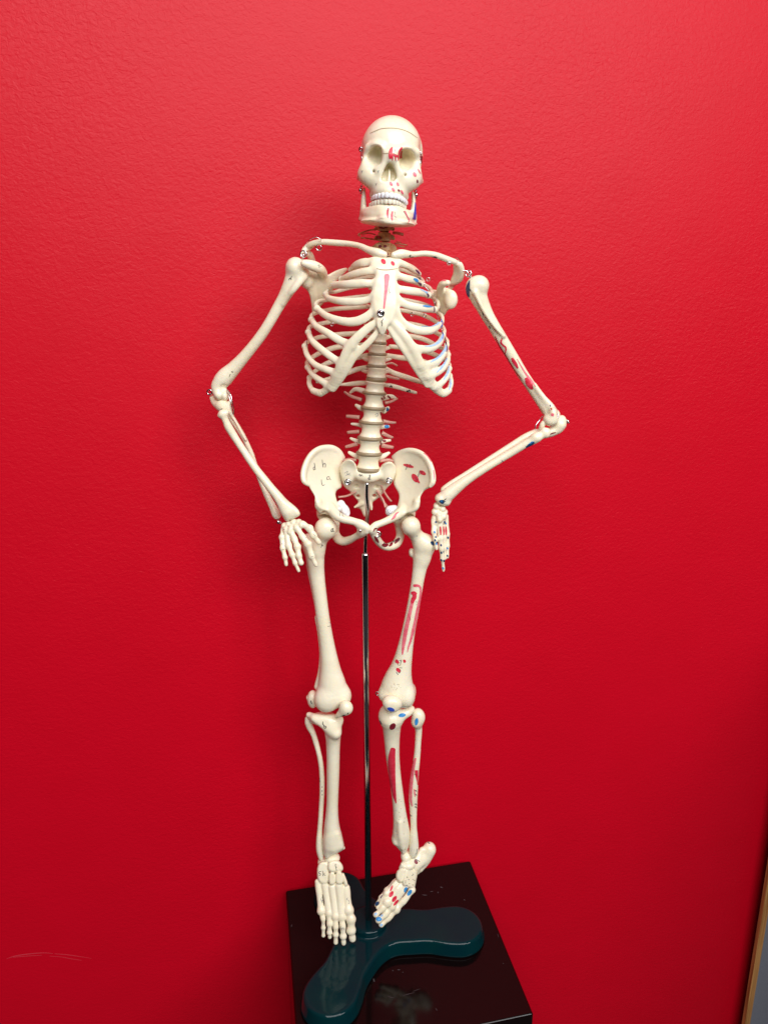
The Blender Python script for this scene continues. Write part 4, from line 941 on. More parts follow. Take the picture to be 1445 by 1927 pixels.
for lab, K, pts in (('lumbar2', K3, [(630, 325, 12, 16), (565, 318, 14, 14), (506, 314, 16, 12)]), ('lumbar2', K3, [(850, 360, 12, 15), (920, 372, 14, 11), (970, 374, 16, 8)]),
                    ('lumbar3', K3, [(628, 458, 12, 15), (570, 462, 14, 14), (517, 466, 16, 12)]), ('lumbar3', K3, [(840, 470, 12, 16), (900, 500, 14, 13), (942, 514, 16, 9)]),
                    ('lumbar4', K3, [(610, 572, 12, 16), (550, 590, 14, 14), (500, 602, 16, 12)]), ('lumbar4', K3, [(838, 585, 12, 18), (890, 598, 14, 15), (946, 606, 16, 11)]),
                    ('lumbar1', K3, [(650, 160, 12, 14), (560, 130, 16, 12), (500, 95, 20, 10), (486, 84, 20, 8)]), ('lumbar1', K3, [(870, 190, 12, 12), (930, 175, 16, 10), (985, 148, 20, 8)]),
                    ('lumbar5', K3, [(600, 725, 10, 12), (530, 722, 12, 12), (480, 730, 12, 10)]), ('lumbar5', K3, [(820, 735, 10, 12), (900, 725, 12, 12), (945, 735, 12, 9)]),
                    ('thoracic0', K2, [(700, 1090, 14, 8), (760, 1105, 18, 9), (805, 1115, 20, 6)]), ('thoracic1', K2, [(700, 1010, 14, 6), (750, 1000, 18, 6), (790, 1020, 20, 5)])):
    q = crom([(*P(K, *p[:3]), p[3]*mpp(K, P(K, *p[:3]))) for p in pts], 4)
    MB().tube(q[:, :3], list(q[:, 3]*1.25), 8).make('nerve_root', 'nerve', vs[lab])
dab(VF, vs['lumbar2'], K3, 893, 252, 22, 14, 'darkblue', 80); dab(VF, vs['lumbar3'], K3, 886, 412, 22, 16, 'blue', 5)
dab(VF, vs['lumbar4'], K3, 862, 545, 18, 10, 'darkred', 0); dab(VF, vs['lumbar2'], K3, 832, 292, 20, 9, 'darkred', 80); dab(VF, vs['lumbar4'], K3, 828, 560, 20, 7, 'darkred', 80)
for x, y in ((840, 150), (862, 138), (915, 142), (900, 130)): dab(VF, vs['lumbar1'], K3, x, y, 14, 8, 'darkred', 60)
mark(VF, vs['lumbar2'], K3, [(775, 300, 4), (800, 285, 4), (800, 310, 4), (780, 312, 3)], 'pencil', name='pen_mark')

# neck
NF = Field(0.0006, 1); NL = []
NB = [(718, 735, -12, -4, 10), (735, 640, -9, -2, 6)]
NK = [(K8, 800, 655, 750, 84, -6), (K8, 765, 505, 645, 118, -4), (K8, 750, 335, 482, 122, -4), (K8, 745, 190, 312, 112, -4), (K8, 745, 60, 170, 90, -3), (K8, 745, -70, 40, 90, -2)]
for i, (K, x, y0, y1, r, dy) in enumerate(NK):
    a = P(K, x+4, y0, dy+2); b = P(K, x-4, y1, dy+2); u = mpp(K, a); lab = 'n%d' % i; NL.append(lab)
    NF.spool(lab, a, b, r*u, r*0.84*u, fy=0.8); ym = (y0+y1)/2
    NF.tube(lab, K, [(x-60, ym, dy+6, 42), (x-130, ym+10, dy+9, 34), (x-150, ym+30, dy+8, 22)] if i else [(x-20, ym, dy+6, 30), (x-50, ym, dy+8, 24)], k=0.003)
    NF.tube(lab, K, [(x+60, ym, dy+6, 44), (x+130, ym+5, dy+9, 40), (x+160, ym+30, dy+8, 26)], k=0.003)
    NF.ell(lab, K, x, ym, dy+16, 110, 52, 9, k=0.004)
    NF.ell(lab, K, x-45, ym, dy-5, 26, 20, 3.2, k=0.0015, op='-'); NF.ell(lab, K, x+35, ym, dy-5, 26, 20, 3.2, k=0.0015, op='-')
NF.tube('n1', K8, [(620, 560, -4, 40), (560, 580, -2, 22), (520, 588, 0, 8)], k=0.004)
NF.tube('n0', K8, [(860, 600, 4, 50), (900, 640, 8, 60), (880, 720, 8, 50)], k=0.004)
NF.build(); nv = NF.make({l: ('vertebra', sk, 'neck') for l in NL})
for x, y, rx, ry, l in ((680, 220, 40, 30, 'n3'), (772, 228, 36, 28, 'n3'), (665, 420, 50, 30, 'n2'), (680, 568, 30, 24, 'n1'), (765, 566, 28, 22, 'n1'), (790, 702, 36, 22, 'n0'), (700, 255, 60, 16, 'n3')):
    dab(NF, nv[l], K8, x, y, rx, ry, 'darkred', 20)
mark(NF, nv['n0'], K8, [(750, 735, 6), (800, 742, 8), (845, 735, 6)], 'ink', name='pen_mark')
for l, pts, r in (('n3', [(620, 275, 2), (480, 300, 6), (350, 345, 8), (310, 375, 8), (350, 395, 8)], 13), ('n2', [(640, 460, 2), (500, 440, 6), (400, 425, 8), (350, 430, 8)], 13), ('n2', [(600, 370, 2), (480, 345, 6), (370, 365, 8)], 10),
                  ('n3', [(900, 340, 4), (980, 345, 6), (1070, 370, 8)], 24), ('n1', [(930, 520, 4), (1030, 530, 6), (1140, 550, 8)], 12), ('n1', [(960, 560, 4), (1060, 575, 6), (1100, 580, 8)], 9), ('n1', [(960, 490, 4), (1030, 505, 6)], 8)):
    wire(K8, pts, r, nv[l], 'nerve_root', 'nerve_amber')
MB().tube(crom([P(K8, 745, y, 0) for y in (700, 450, 150, -150)], 3), 30*mpp(K8, P(K8, 745, 300, 0)), 12).make('spinal_rod', 'nerve_amber', sk)

# ---------------- pelvis
hbl = one('hip_bone', [
    ('plate', K3, [(330, 596), (250, 610), (175, 655), (118, 750), (92, 860), (100, 925), (145, 958), (172, 1005), (205, 1055), (228, 1110), (245, 1165), (300, 1200), (360, 1200), (410, 1215), (440, 1170), (412, 1090), (402, 1035), (425, 1000), (470, 985), (456, 900), (450, 810), (488, 715), (455, 645), (395, 605)],
     [(100, 925, -20), (110, 760, -10), (330, 600, 6), (480, 720, 22), (460, 960, 16), (250, 850, 2), (350, 800, 12), (400, 1150, 0), (260, 1160, -12), (300, 1000, 0)], 3.4, 2.6, {'k': 0.004}),
    ('tube', K3, [(480, 700, 22, 14), (440, 640, 18, 16), (380, 606, 12, 18), (320, 602, 7, 20), (250, 618, 0, 21), (180, 670, -6, 22), (128, 755, -11, 24), (104, 850, -17, 26), (112, 925, -21, 24), (150, 958, -20, 16)], {'k': 0.004}),
    ('tube', K3, [(240, 1120, -14, 26), (238, 1160, -14, 26), (260, 1200, -12, 22)], {'k': 0.005}),
    ('ell', K3, 312, 1215, 6, 86, 100, 15, {'k': 0.005}),
    ('tube', K3, [(360, 1180, -6, 52), (410, 1240, -14, 46), (480, 1278, -17, 40), (560, 1298, -19, 36), (640, 1325, -21, 36), (695, 1360, -22, 38), (695, 1390, -22, 30)], {'k': 0.004}),
    ('tube', K3, [(690, 1395, -18, 28), (650, 1415, -16, 38), (590, 1448, -10, 32), (530, 1478, -2, 38), (475, 1488, 4, 42), (425, 1460, 10, 44), (398, 1400, 14, 42), (400, 1320, 12, 46)], {'k': 0.005}),
    ('tube', K3, [(640, 1340, -20, 40), (650, 1390, -18, 42)], {'k': 0.004}),
    ('ell', K3, 300, 1300, -6, 70, 70, 12, {'k': 0.003, 'op': '-'})])
hbr = one('hip_bone', [
    ('plate', K3, [(1085, 628), (1160, 632), (1235, 668), (1295, 745), (1328, 850), (1332, 945), (1300, 985), (1240, 1005), (1205, 1060), (1180, 1120), (1172, 1180), (1120, 1215), (1060, 1230), (1010, 1240), (975, 1190), (1000, 1110), (1003, 1045), (965, 985), (945, 935), (968, 850), (948, 760), (940, 705), (1000, 655)],
     [(1325, 945, -20), (1310, 780, -10), (1100, 630, 6), (945, 700, 22), (950, 930, 16), (1180, 850, 2), (1080, 800, 12), (1000, 1150, 0), (1150, 1170, -12), (1100, 1000, 0)], 3.4, 2.6, {'k': 0.004}),
    ('tube', K3, [(945, 695, 22, 14), (1000, 655, 17, 16), (1070, 632, 10, 18), (1140, 636, 4, 20), (1215, 668, -3, 21), (1275, 735, -9, 23), (1310, 830, -15, 25), (1316, 920, -20, 26), (1290, 970, -21, 16)], {'k': 0.004}),
    ('tube', K3, [(1168, 1120, -14, 26), (1162, 1160, -14, 26), (1140, 1195, -12, 22)], {'k': 0.005}),
    ('ell', K3, 1070, 1220, 8, 86, 100, 15, {'k': 0.005}),
    ('tube', K3, [(1030, 1200, -6, 48), (980, 1245, -14, 42), (910, 1285, -17, 36), (840, 1315, -19, 32), (780, 1340, -21, 34), (748, 1375, -22, 34)], {'k': 0.004}),
    ('tube', K3, [(750, 1390, -20, 34), (775, 1440, -16, 38), (820, 1505, -8, 36), (870, 1540, -2, 34), (930, 1535, 4, 40), (985, 1500, 10, 42), (1012, 1430, 14, 40), (1000, 1340, 12, 40), (980, 1290, 6, 40)], {'k': 0.005}),
    ('ell', K3, 1090, 1300, -6, 70, 70, 12, {'k': 0.003, 'op': '-'})])
sac = one('sacrum', [
    ('plate', K3, [(455, 800), (480, 745), (530, 712), (590, 745), (605, 830), (640, 850), (800, 850), (845, 800), (860, 760), (920, 735), (968, 790), (965, 880), (930, 950), (890, 985), (850, 1040), (800, 1090), (740, 1130), (745, 1190), (720, 1190), (700, 1230), (676, 1268), (655, 1225), (640, 1185), (585, 1170), (630, 1130), (590, 1080), (540, 1020), (490, 985), (455, 920)],
     [(470, 800, 10), (955, 800, 10), (700, 850, 6), (700, 950, 14), (700, 1100, 26), (680, 1260, 26), (560, 1000, 18), (850, 1000, 18)], 4.5, 2.2, {'k': 0.003, 'ch': 1}),
    ('ell', K3, 528, 845, 7, 68, 100, 6, {'k': 0.007}), ('ell', K3, 892, 850, 7, 68, 96, 6, {'k': 0.007}),
    ('tube', K3, [(640, 870, 4, 50), (720, 885, 2, 56), (790, 868, 4, 50)], {'k': 0.004}),
    ('ell', K3, 600, 985, 8, 30, 26, 9, {'k': 0.002, 'op': '-'}), ('ell', K3, 790, 985, 8, 30, 26, 9, {'k': 0.002, 'op': '-'}),
    ('ell', K3, 615, 1070, 16, 20, 17, 9, {'k': 0.002, 'op': '-'}), ('ell', K3, 770, 1065, 16, 20, 17, 9, {'k': 0.002, 'op': '-'}),
    ('tube', K3, [(655, 1130, 20, 20), (620, 1150, 20, 16), (585, 1168, 20, 10)], {'k': 0.003}),
    ('tube', K3, [(720, 1130, 20, 20), (740, 1160, 20, 14), (742, 1190, 20, 10)], {'k': 0.003})])
for c, pts in (('ink', [(622, 870, 4), (636, 860, 5), (640, 880, 5), (650, 862, 5), (662, 880, 4)]), ('ink', [(712, 870, 4), (732, 866, 5), (712, 900, 5), (735, 905, 5)]), ('ink', [(735, 866, 4), (728, 890, 5), (718, 910, 5)]),
               ('pencil', [(490, 850, 3), (520, 830, 4), (515, 860, 4), (545, 845, 4)]), ('pencil', [(500, 870, 3), (530, 862, 4), (548, 868, 3)])):
    mark(sac, sac.ob, K3, pts, c, name='pen_mark')
# handwriting on the left ilium: d, h, a, c
for pts in ([(205, 750, 4), (210, 775, 5), (215, 815, 5)], [(212, 790, 4), (198, 795, 5), (200, 818, 5), (215, 810, 4)],
            [(280, 722, 4), (284, 760, 5), (290, 795, 5)], [(290, 768, 4), (302, 755, 5), (312, 770, 5), (308, 795, 4)],
            [(342, 880, 4), (328, 885, 5), (325, 908, 5), (345, 905, 4)], [(345, 878, 4), (350, 900, 5), (362, 912, 4)],
            [(272, 908, 4), (275, 940, 5), (285, 965, 5), (304, 955, 4)],
            [(452, 1210, 4), (448, 1235, 4), (446, 1255, 4)], [(452, 1235, 4), (468, 1228, 4), (470, 1250, 4), (488, 1252, 3)]):
    mark(hbl, hbl.ob, K3, pts, 'ink', name='pen_mark')
for x, y, rx, ry, a in ((1090, 780, 50, 15, 15), (1222, 845, 34, 18, 30), (1152, 895, 46, 26, 55), (1180, 925, 24, 10, 50)): dab(hbr, hbr.ob, K3, x, y, rx, ry, 'red', a)
for pts in ([(1062, 820, 4), (1075, 790, 5), (1080, 765, 4), (1060, 765, 4)], [(1095, 795, 4), (1105, 765, 5), (1115, 790, 5)], [(1178, 885, 4), (1190, 845, 5), (1198, 822, 4)], [(1200, 860, 4), (1212, 830, 5), (1220, 850, 4)], [(1140, 905, 4), (1160, 890, 5), (1165, 920, 5), (1180, 900, 4)]):
    mark(hbr, hbr.ob, K3, pts, 'ink', name='pen_mark')
mark(hbr, hbr.ob, K3, [(930, 1285, 8), (955, 1260, 22), (975, 1230, 16), (1000, 1212, 6)], 'pink')
mark(hbr, hbr.ob, K3, [(1322, 820, 8), (1330, 870, 10), (1328, 910, 6)], 'pink')
mark(hbr, hbr.ob, K3, [(1232, 660, 6), (1270, 690, 10), (1300, 740, 6)], 'pink')
for pts in ([(770, 1440, 10), (790, 1470, 26), (810, 1500, 10)], [(840, 1520, 14), (870, 1525, 34), (900, 1520, 14)], [(905, 1535, 10), (925, 1520, 24), (940, 1500, 10)], [(960, 1510, 10), (985, 1480, 28), (1005, 1455, 12)], [(760, 1400, 6), (775, 1370, 14), (800, 1370, 6)]):
    mark(hbr, hbr.ob, K3, pts, 'darkred')
for i in range(9): mark(hbr, hbr.ob, K3, [(845+i*18, 1535-i*6, 4), (862+i*18, 1500-i*5, 6), (858+i*18, 1530-i*6, 4)], 'ink', name='pen_mark')
wire_ring(K3, 520, 932, -8, 26, 7, hbl.ob, (0.1, 1, 0.1)); screw(K3, 520, 932, -7, 17, sac.ob)
wire_ring(K3, 908, 918, -8, 25, 7, hbr.ob, (0.1, 1, 0.1)); screw(K3, 906, 920, -6, 15, sac.ob)
screw(K3, 637, 1390, -28, 14, hbl.ob); wire_ring(K3, 803, 1420, -20, 26, 7, hbr.ob, (0.1, 1, 0.1)); screw(K3, 800, 1424, -18, 16, hbr.ob)
nl = one('joint_stub', [('ell', K3, 455, 1135, 4, 36, 34, 6, {}), ('ell', K3, 495, 1200, 0, 38, 50, 7, {'k': 0.003}), ('ell', K3, 445, 1180, 4, 28, 30, 5, {'k': 0.003}), ('tube', K3, [(470, 1150, 4, 22), (520, 1215, 0, 18), (520, 1245, -4, 14)], {'k': 0.003})], hbl.ob, 0.0006, 'tooth')
nr = one('joint_stub', [('ell', K3, 915, 1205, 0, 44, 50, 7, {}), ('ell', K3, 960, 1175, 4, 34, 26, 5, {'k': 0.004})], hbr.ob, 0.0006, 'tooth')
for pts in ([(895, 1190, 3), (905, 1220, 4), (925, 1225, 4), (935, 1200, 3)], [(905, 1190, 3), (920, 1200, 4), (912, 1215, 3)]): mark(nr, nr.ob, K3, pts, 'pencil', name='pen_mark')
for pts in ([(790, 1010, 12), (830, 1080, 14), (880, 1150, 10), (900, 1165, 6)], [(830, 960, 12), (860, 1020, 14), (895, 1075, 14), (930, 1115, 14)], [(800, 1020, 12), (850, 1100, 12), (875, 1175, 8)], [(600, 1020, 12), (520, 1060, 14), (430, 1075, 14)]):
    wire(K3, pts, 10, sac.ob, 'nerve_root', 'nerve')
screw(K3, 712, 1392, -20, 16, sk, 'joint_pin', 'tooth')

# ---------------- legs
fl2 = one('femur', [
    ('ell', B1, 256, 162, -6, 100, 97, 11.0, {'k': 0.003}),
    ('tube', B1, [(250, 190, -4, 72), (200, 270, 0, 72), (160, 350, 2, 85)], {'k': 0.006}),
    ('ell', B1, 100, 290, 6, 66, 80, 10, {'k': 0.006}),
    ('tube', B1, [(150, 330, 2, 88), (158, 440, 2, 84), (168, 540, 2, 74), (185, 660, 1, 66), (205, 800, 0, 62), (225, 950, -1, 61), (248, 1100, -2, 63), (268, 1230, -2, 69), (285, 1350, -2, 80), (298, 1460, -2, 96), (310, 1560, -2, 120), (318, 1650, -2, 140)], {'k': 0.005, 'sub': 5, 'fy': 0.9}),
    ('tube', B1, [(92, 500, 8, 16), (130, 700, 7, 12), (172, 920, 6, 12), (172, 985, 6, 17), (190, 1100, 5, 14), (212, 1300, 5, 16), (208, 1460, 4, 24), (180, 1600, 2, 30)], {'k': 0.003}),
    ('ell', B1, 262, 1722, -8, 112, 115, 12, {'k': 0.006}), ('ell', B1, 410, 1690, -4, 76, 90, 11, {'k': 0.006}),
    ('ell', B1, 138, 1715, 6, 52, 84, 9, {'k': 0.003}), ('ell', B1, 95, 1700, 6, 18, 16, 3, {'k': 0.002})])
fr2 = one('femur', [
    ('ell', B1, 1025, 138, -6, 84, 84, 10.0, {'k': 0.003}),
    ('tube', B1, [(1030, 165, -4, 64), (1080, 235, 0, 66), (1135, 300, 2, 80)], {'k': 0.006}),
    ('ell', B1, 1190, 310, 4, 62, 78, 10, {'k': 0.007}),
    ('tube', B1, [(1140, 320, 2, 88), (1130, 420, 2, 84), (1108, 520, 2, 66), (1088, 640, 1, 58), (1065, 780, 0, 57), (1040, 920, -1, 58), (1012, 1060, -2, 60), (985, 1200, -2, 67), (960, 1330, -2, 80), (935, 1440, -2, 98), (912, 1530, -2, 124), (902, 1610, -2, 148), (905, 1650, -2, 150)], {'k': 0.005, 'sub': 5, 'fy': 0.85}),
    ('ell', B1, 1030, 385, 8, 24, 40, 6, {'k': 0.004}),
    ('ell', B1, 995, 1690, -6, 66, 100, 12, {'k': 0.005}), ('ell', B1, 800, 1670, -4, 66, 60, 11, {'k': 0.006}), ('ell', B1, 1040, 1640, 4, 28, 60, 6, {'k': 0.005})])
for pts in ([(325, 165, 5), (308, 172, 6), (305, 192, 6), (325, 190, 5)], [(322, 165, 5), (320, 185, 6), (332, 195, 4)], [(215, 310, 4), (222, 315, 4), (212, 340, 4)], [(222, 316, 4), (232, 326, 4)], [(120, 1728, 8), (128, 1760, 8)],
            [(285, 1020, 3), (300, 1025, 3)], [(270, 1055, 3), (300, 1050, 3)]):
    mark(fl2, fl2.ob, B1, pts, 'ink' if pts[0][0] != 285 else 'pencil', name='pen_mark')
for pts, c in (([(1050, 690, 14), (1070, 685, 26), (1100, 688, 20), (1115, 715, 16), (1112, 780, 18), (1098, 850, 22), (1080, 930, 24), (1065, 1010, 24), (1045, 1100, 28), (1025, 1180, 20), (1005, 1240, 14), (995, 1290, 6)], 'pink'),
               ([(1048, 685, 16), (1066, 684, 24), (1082, 686, 10)], 'red'),
               ([(1028, 750, 20), (1055, 755, 40), (1078, 765, 24)], 'red'), ([(1060, 765, 36), (1058, 790, 38), (1045, 815, 36), (1036, 850, 26)], 'red'),
               ([(1038, 840, 28), (1020, 920, 30), (1000, 1010, 34), (980, 1100, 36), (965, 1190, 32), (955, 1260, 22), (950, 1312, 10)], 'pink'),
               ([(895, 1355, 12), (900, 1372, 32), (918, 1390, 14)], 'red'), ([(960, 1358, 14), (970, 1372, 26), (966, 1385, 10)], 'red'), ([(898, 1435, 14), (912, 1450, 34), (925, 1470, 16)], 'red')):
    mark(fr2, fr2.ob, B1, pts, c)
mark(fr2, fr2.ob, B1, [(1208, 285, 16), (1222, 300, 30), (1235, 318, 14)], 'darkblue')
for pts in ([(1012, 965, 4), (1022, 990, 5), (1010, 1005, 4)], [(922, 1365, 4), (940, 1362, 5), (935, 1385, 5), (930, 1410, 4)], [(905, 1400, 4), (920, 1408, 4)], [(895, 1468, 4), (912, 1495, 5)], [(915, 1480, 4), (930, 1470, 5), (932, 1450, 5), (918, 1448, 4)], [(925, 1430, 4), (948, 1432, 4)],
            [(1070, 830, 3), (1085, 835, 3)], [(1075, 860, 3), (1082, 850, 3)], [(1078, 232, 5), (1082, 236, 5)]):
    mark(fr2, fr2.ob, B1, pts, 'ink', name='pen_mark')
for i in range(16):
    a = (845+rng.uniform(0, 90), 1570+rng.uniform(0, 70)); dab(fr2, fr2.ob, B1, a[0], a[1], 4, 3, 'cut', 0)
pl = one('patella', [('ell', B1, 440, 1790, -20, 58, 68, 6.5, {'roll': -15, 'k': 0.004}), ('tube', B1, [(440, 1800, -20, 44), (390, 1845, -19, 32), (350, 1875, -17, 16)], {'k': 0.005})], h=0.0007)
mark(pl, pl.ob, B1, [(400, 1872, 8), (418, 1862, 10), (430, 1860, 6)], 'ink', name='pen_mark'); mark(pl, pl.ob, B1, [(450, 1850, 6), (462, 1838, 8)], 'ink', name='pen_mark'); mark(pl, pl.ob, B1, [(360, 1795, 10), (368, 1785, 8)], 'ink', name='pen_mark')
pr = one('patella', [('ell', B1, 864, 1750, -25, 86, 72, 7.5, {'roll': 14, 'k': 0.004}), ('ell', B1, 820, 1742, -24, 46, 54, 7, {'k': 0.004}), ('ell', B1, 850, 1795, -25, 50, 34, 6, {'k': 0.005})], h=0.0007)
dab(pr, pr.ob, B1, 846, 1808, 34, 17, 'royal', 18)
tl = one('tibia', [
    ('tube', B2, [(118, 362, 2, 30), (180, 385, -3, 38), (260, 400, -6, 44), (350, 412, -6, 48), (430, 410, -2, 42)], {'k': 0.005}),
    ('ell', B2, 270, 400, 4, 150, 55, 12, {'k': 0.005}),
    ('tube', B2, [(170, 400, -6, 24), (250, 450, -8, 34), (330, 510, -10, 40), (400, 555, -11, 50)], {'k': 0.005}),
    ('tube', B2, [(360, 460, -4, 96), (365, 540, -3, 86), (368, 620, -1, 76), (368, 720, 0, 70), (368, 850, 0, 67), (366, 1000, 0, 65), (363, 1150, 0, 62), (359, 1300, 0, 61), (355, 1420, 0, 68), (355, 1520, 0, 80), (362, 1620, 0, 95), (368, 1690, 0, 100)], {'k': 0.006, 'sub': 5}),
    ('plate', B2, [(270, 1600), (430, 1560), (455, 1640), (485, 1735), (470, 1765), (400, 1800), (345, 1825), (310, 1862), (275, 1840), (262, 1760)], [(270, 1600, 0), (480, 1740, 0), (300, 1860, 0)], 9, 6, {'k': 0.004}),
    ('ell', B2, 482, 1742, -2, 10, 10, 2, {'k': 0.002})])
mark(tl, tl.ob, B2, [(262, 430, 6), (262, 455, 8), (275, 475, 8), (278, 500, 7)], 'ink', name='pen_mark'); mark(tl, tl.ob, B2, [(278, 480, 5), (292, 478, 7), (296, 495, 7), (280, 502, 6)], 'ink', name='pen_mark')
fbl = one('fibula', [('tube', B2, [(98, 400, 8, 22), (110, 440, 8, 36), (128, 490, 8, 36), (158, 550, 7, 30), (188, 640, 7, 29), (215, 740, 6, 27), (238, 850, 6, 27), (250, 960, 6, 27), (254, 1080, 6, 28), (252, 1200, 6, 27), (245, 1320, 6, 26), (238, 1440, 5, 26), (230, 1560, 4, 28), (226, 1660, 2, 34), (228, 1750, 1, 37), (238, 1820, 1, 32), (244, 1855, 1, 22)], {'sub': 5})], h=0.0007)
mark(fbl, fbl.ob, B2, [(222, 1008, 6), (228, 1025, 9), (222, 1040, 7)], 'ink', name='pen_mark'); mark(fbl, fbl.ob, B2, [(230, 1040, 4), (232, 1056, 5)], 'ink', name='pen_mark')
for x, y in ((255, 1110), (256, 1190), (254, 1150)): dab(fbl, fbl.ob, B2, x, y, 8, 5, 'pencil', 90)
tr = one('tibia', [
    ('ell', B3, 250, 370, -2, 118, 100, 14, {'k': 0.006}),
    ('tube', B3, [(230, 330, 0, 80), (310, 372, -4, 56), (400, 345, -4, 52), (458, 305, 0, 42)], {'k': 0.006}),
    ('tube', B3, [(255, 400, -6, 118), (258, 470, -5, 98), (260, 560, -3, 86), (262, 660, -2, 78), (268, 780, -1, 72), (282, 920, 0, 66), (300, 1050, 0, 62), (318, 1180, 0, 62), (332, 1300, 0, 64), (345, 1420, 0, 72), (355, 1520, 0, 82), (358, 1600, 0, 90), (368, 1680, 0, 74), (382, 1750, 0, 42), (384, 1790, 0, 22)], {'k': 0.006, 'sub': 5}),
    ('ell', B3, 295, 1650, 0, 34, 44, 8, {'k': 0.005}), ('tube', B3, [(345, 1480, -8, 14), (350, 1600, -10, 16), (375, 1740, -8, 14)], {'k': 0.005})])
for x, y, rx, ry, a, c in ((366, 365, 38, 20, -10, 'blue'), (268, 482, 38, 28, -50, 'darkred'), (134, 442, 28, 16, 65, 'darkblue')): dab(tr, tr.ob, B3, x, y, rx, ry, c, a)
mark(tr, tr.ob, B3, [(276, 703, 24), (274, 712, 48), (268, 740, 58), (260, 800, 72), (258, 880, 78), (262, 960, 70), (270, 1060, 60), (280, 1140, 46), (290, 1210, 34), (305, 1278, 10)], 'red')
for i in range(14): dab(tr, tr.ob, B3, rng.uniform(300, 400), rng.uniform(1200, 1620), 5, 3, 'pencil' if i % 3 else 'cut', rng.uniform(0, 90))
fbr = one('fibula', [
    ('ell', B3, 535, 380, 2, 70, 92, 8, {'roll': -10, 'k': 0.005}), ('ell', B3, 510, 440, 2, 46, 46, 7, {'k': 0.006}),
    ('tube', B3, [(528, 460, 4, 44), (538, 530, 5, 36), (532, 640, 5, 33), (524, 760, 5, 34), (514, 860, 4, 36), (500, 960, 4, 40), (488, 1080, 4, 46), (482, 1200, 3, 46), (482, 1300, 3, 42), (484, 1400, 2, 36), (486, 1520, 1, 34), (488, 1620, 0, 42), (488, 1720, 0, 50), (484, 1790, 0, 46), (478, 1820, 0, 32)], {'sub': 5, 'k': 0.005})], h=0.0007)
dab(fbr, fbr.ob, B3, 516, 432, 38, 18, 'blue', 100)
mark(fbr, fbr.ob, B3, [(508, 808, 16), (495, 850, 28), (482, 900, 36), (470, 980, 36), (462, 1080, 34), (456, 1180, 32), (460, 1260, 22), (472, 1310, 8)], 'pink')
mark(fbr, fbr.ob, B3, [(515, 935, 34), (516, 980, 32), (524, 1040, 14), (528, 1090, 8)], 'red')
for y in (980, 1150, 1190, 1290, 1320): mark(fbr, fbr.ob, B3, [(494, y, 5), (508, y-6, 8), (516, y+10, 6)], 'ink', name='pen_mark')
mark(fbr, fbr.ob, B3, [(448, 1390, 5), (460, 1412, 7), (468, 1408, 5)], 'ink', name='pen_mark'); mark(fbr, fbr.ob, B3, [(492, 1130, 10), (496, 1170, 14), (500, 1210, 8)], 'pink'); mark(fbr, fbr.ob, B3, [(524, 1750, 5), (518, 1790, 5), (505, 1810, 5)], 'pencil', name='pen_mark')
wire_ring(B3, 114, 140, 0, 20, 6, fr2.ob, (0.2, 1, 0.1))

# ---------------- feet
FL = Field(0.00055, 1)
FL.ell('foot', B4, 275, 225, 4, 72, 45, 9, k=0.003); FL.ell('foot', B4, 190, 262, 6, 52, 40, 8, k=0.002)
FL.plate('foot', B4, grow([(140, 280), (235, 268), (242, 370), (235, 455), (185, 468), (138, 430)], 1.13), [(140, 280, 0), (240, 280, 0), (190, 460, -8)], 5, 3.2, k=0.001)
FL.plate('foot', B4, grow([(238, 262), (330, 246), (372, 300), (368, 350), (245, 362)], 1.13), [(240, 265, -2), (370, 300, -2), (300, 355, -6)], 5.5, 3.5, k=0.001)
FL.plate('foot', B4, grow([(242, 366), (300, 362), (304, 470), (245, 478)], 1.13), [(240, 365, -7), (305, 365, -7), (270, 480, -12)], 4.5, 2.6, k=0.001)
FL.plate('foot', B4, grow([(306, 360), (368, 354), (378, 466), (308, 470)], 1.13), [(306, 360, -7), (370, 360, -7), (340, 470, -12)], 4.5, 2.6, k=0.001)
FL.plate('foot', B4, grow([(372, 354), (398, 400), (424, 480), (382, 490)], 1.13), [(372, 354, -6), (420, 480, -11), (380, 490, -11)], 4.5, 2.6, k=0.001)
TOES = ([(140, 450, -8, 24), (172, 725, -22, 37), (190, 800, -26, 18), (192, 880, -28, 17), (192, 952, -29, 16)],
        [(205, 480, -10, 30), (243, 745, -24, 32), (250, 845, -29, 22), (250, 925, -31, 21), (252, 968, -32, 15)],
        [(273, 500, -12, 30), (302, 775, -26, 35), (308, 875, -31, 21), (308, 945, -33, 22), (308, 1018, -34, 18)],
        [(338, 488, -12, 34), (362, 780, -26, 38), (374, 870, -31, 22), (378, 960, -33, 26), (382, 1025, -34, 18)],
        [(402, 508, -11, 32), (428, 715, -22, 46), (450, 800, -26, 38), (452, 905, -29, 36), (465, 985, -30, 26)])
for i, pts in enumerate(TOES): finger(FL, 't%d' % i, B4, [(*p_[:3], p_[3]*(1.22 if j_ != 1 else 1.06)) for j_, p_ in enumerate(pts)], knob=1.32)
FL.build(); d = {'foot': ('foot', sk, 'bone')}
for i in range(5): d['t%d' % i] = ('toe', 'foot', 'bone')
ft = FL.make(d)['foot']
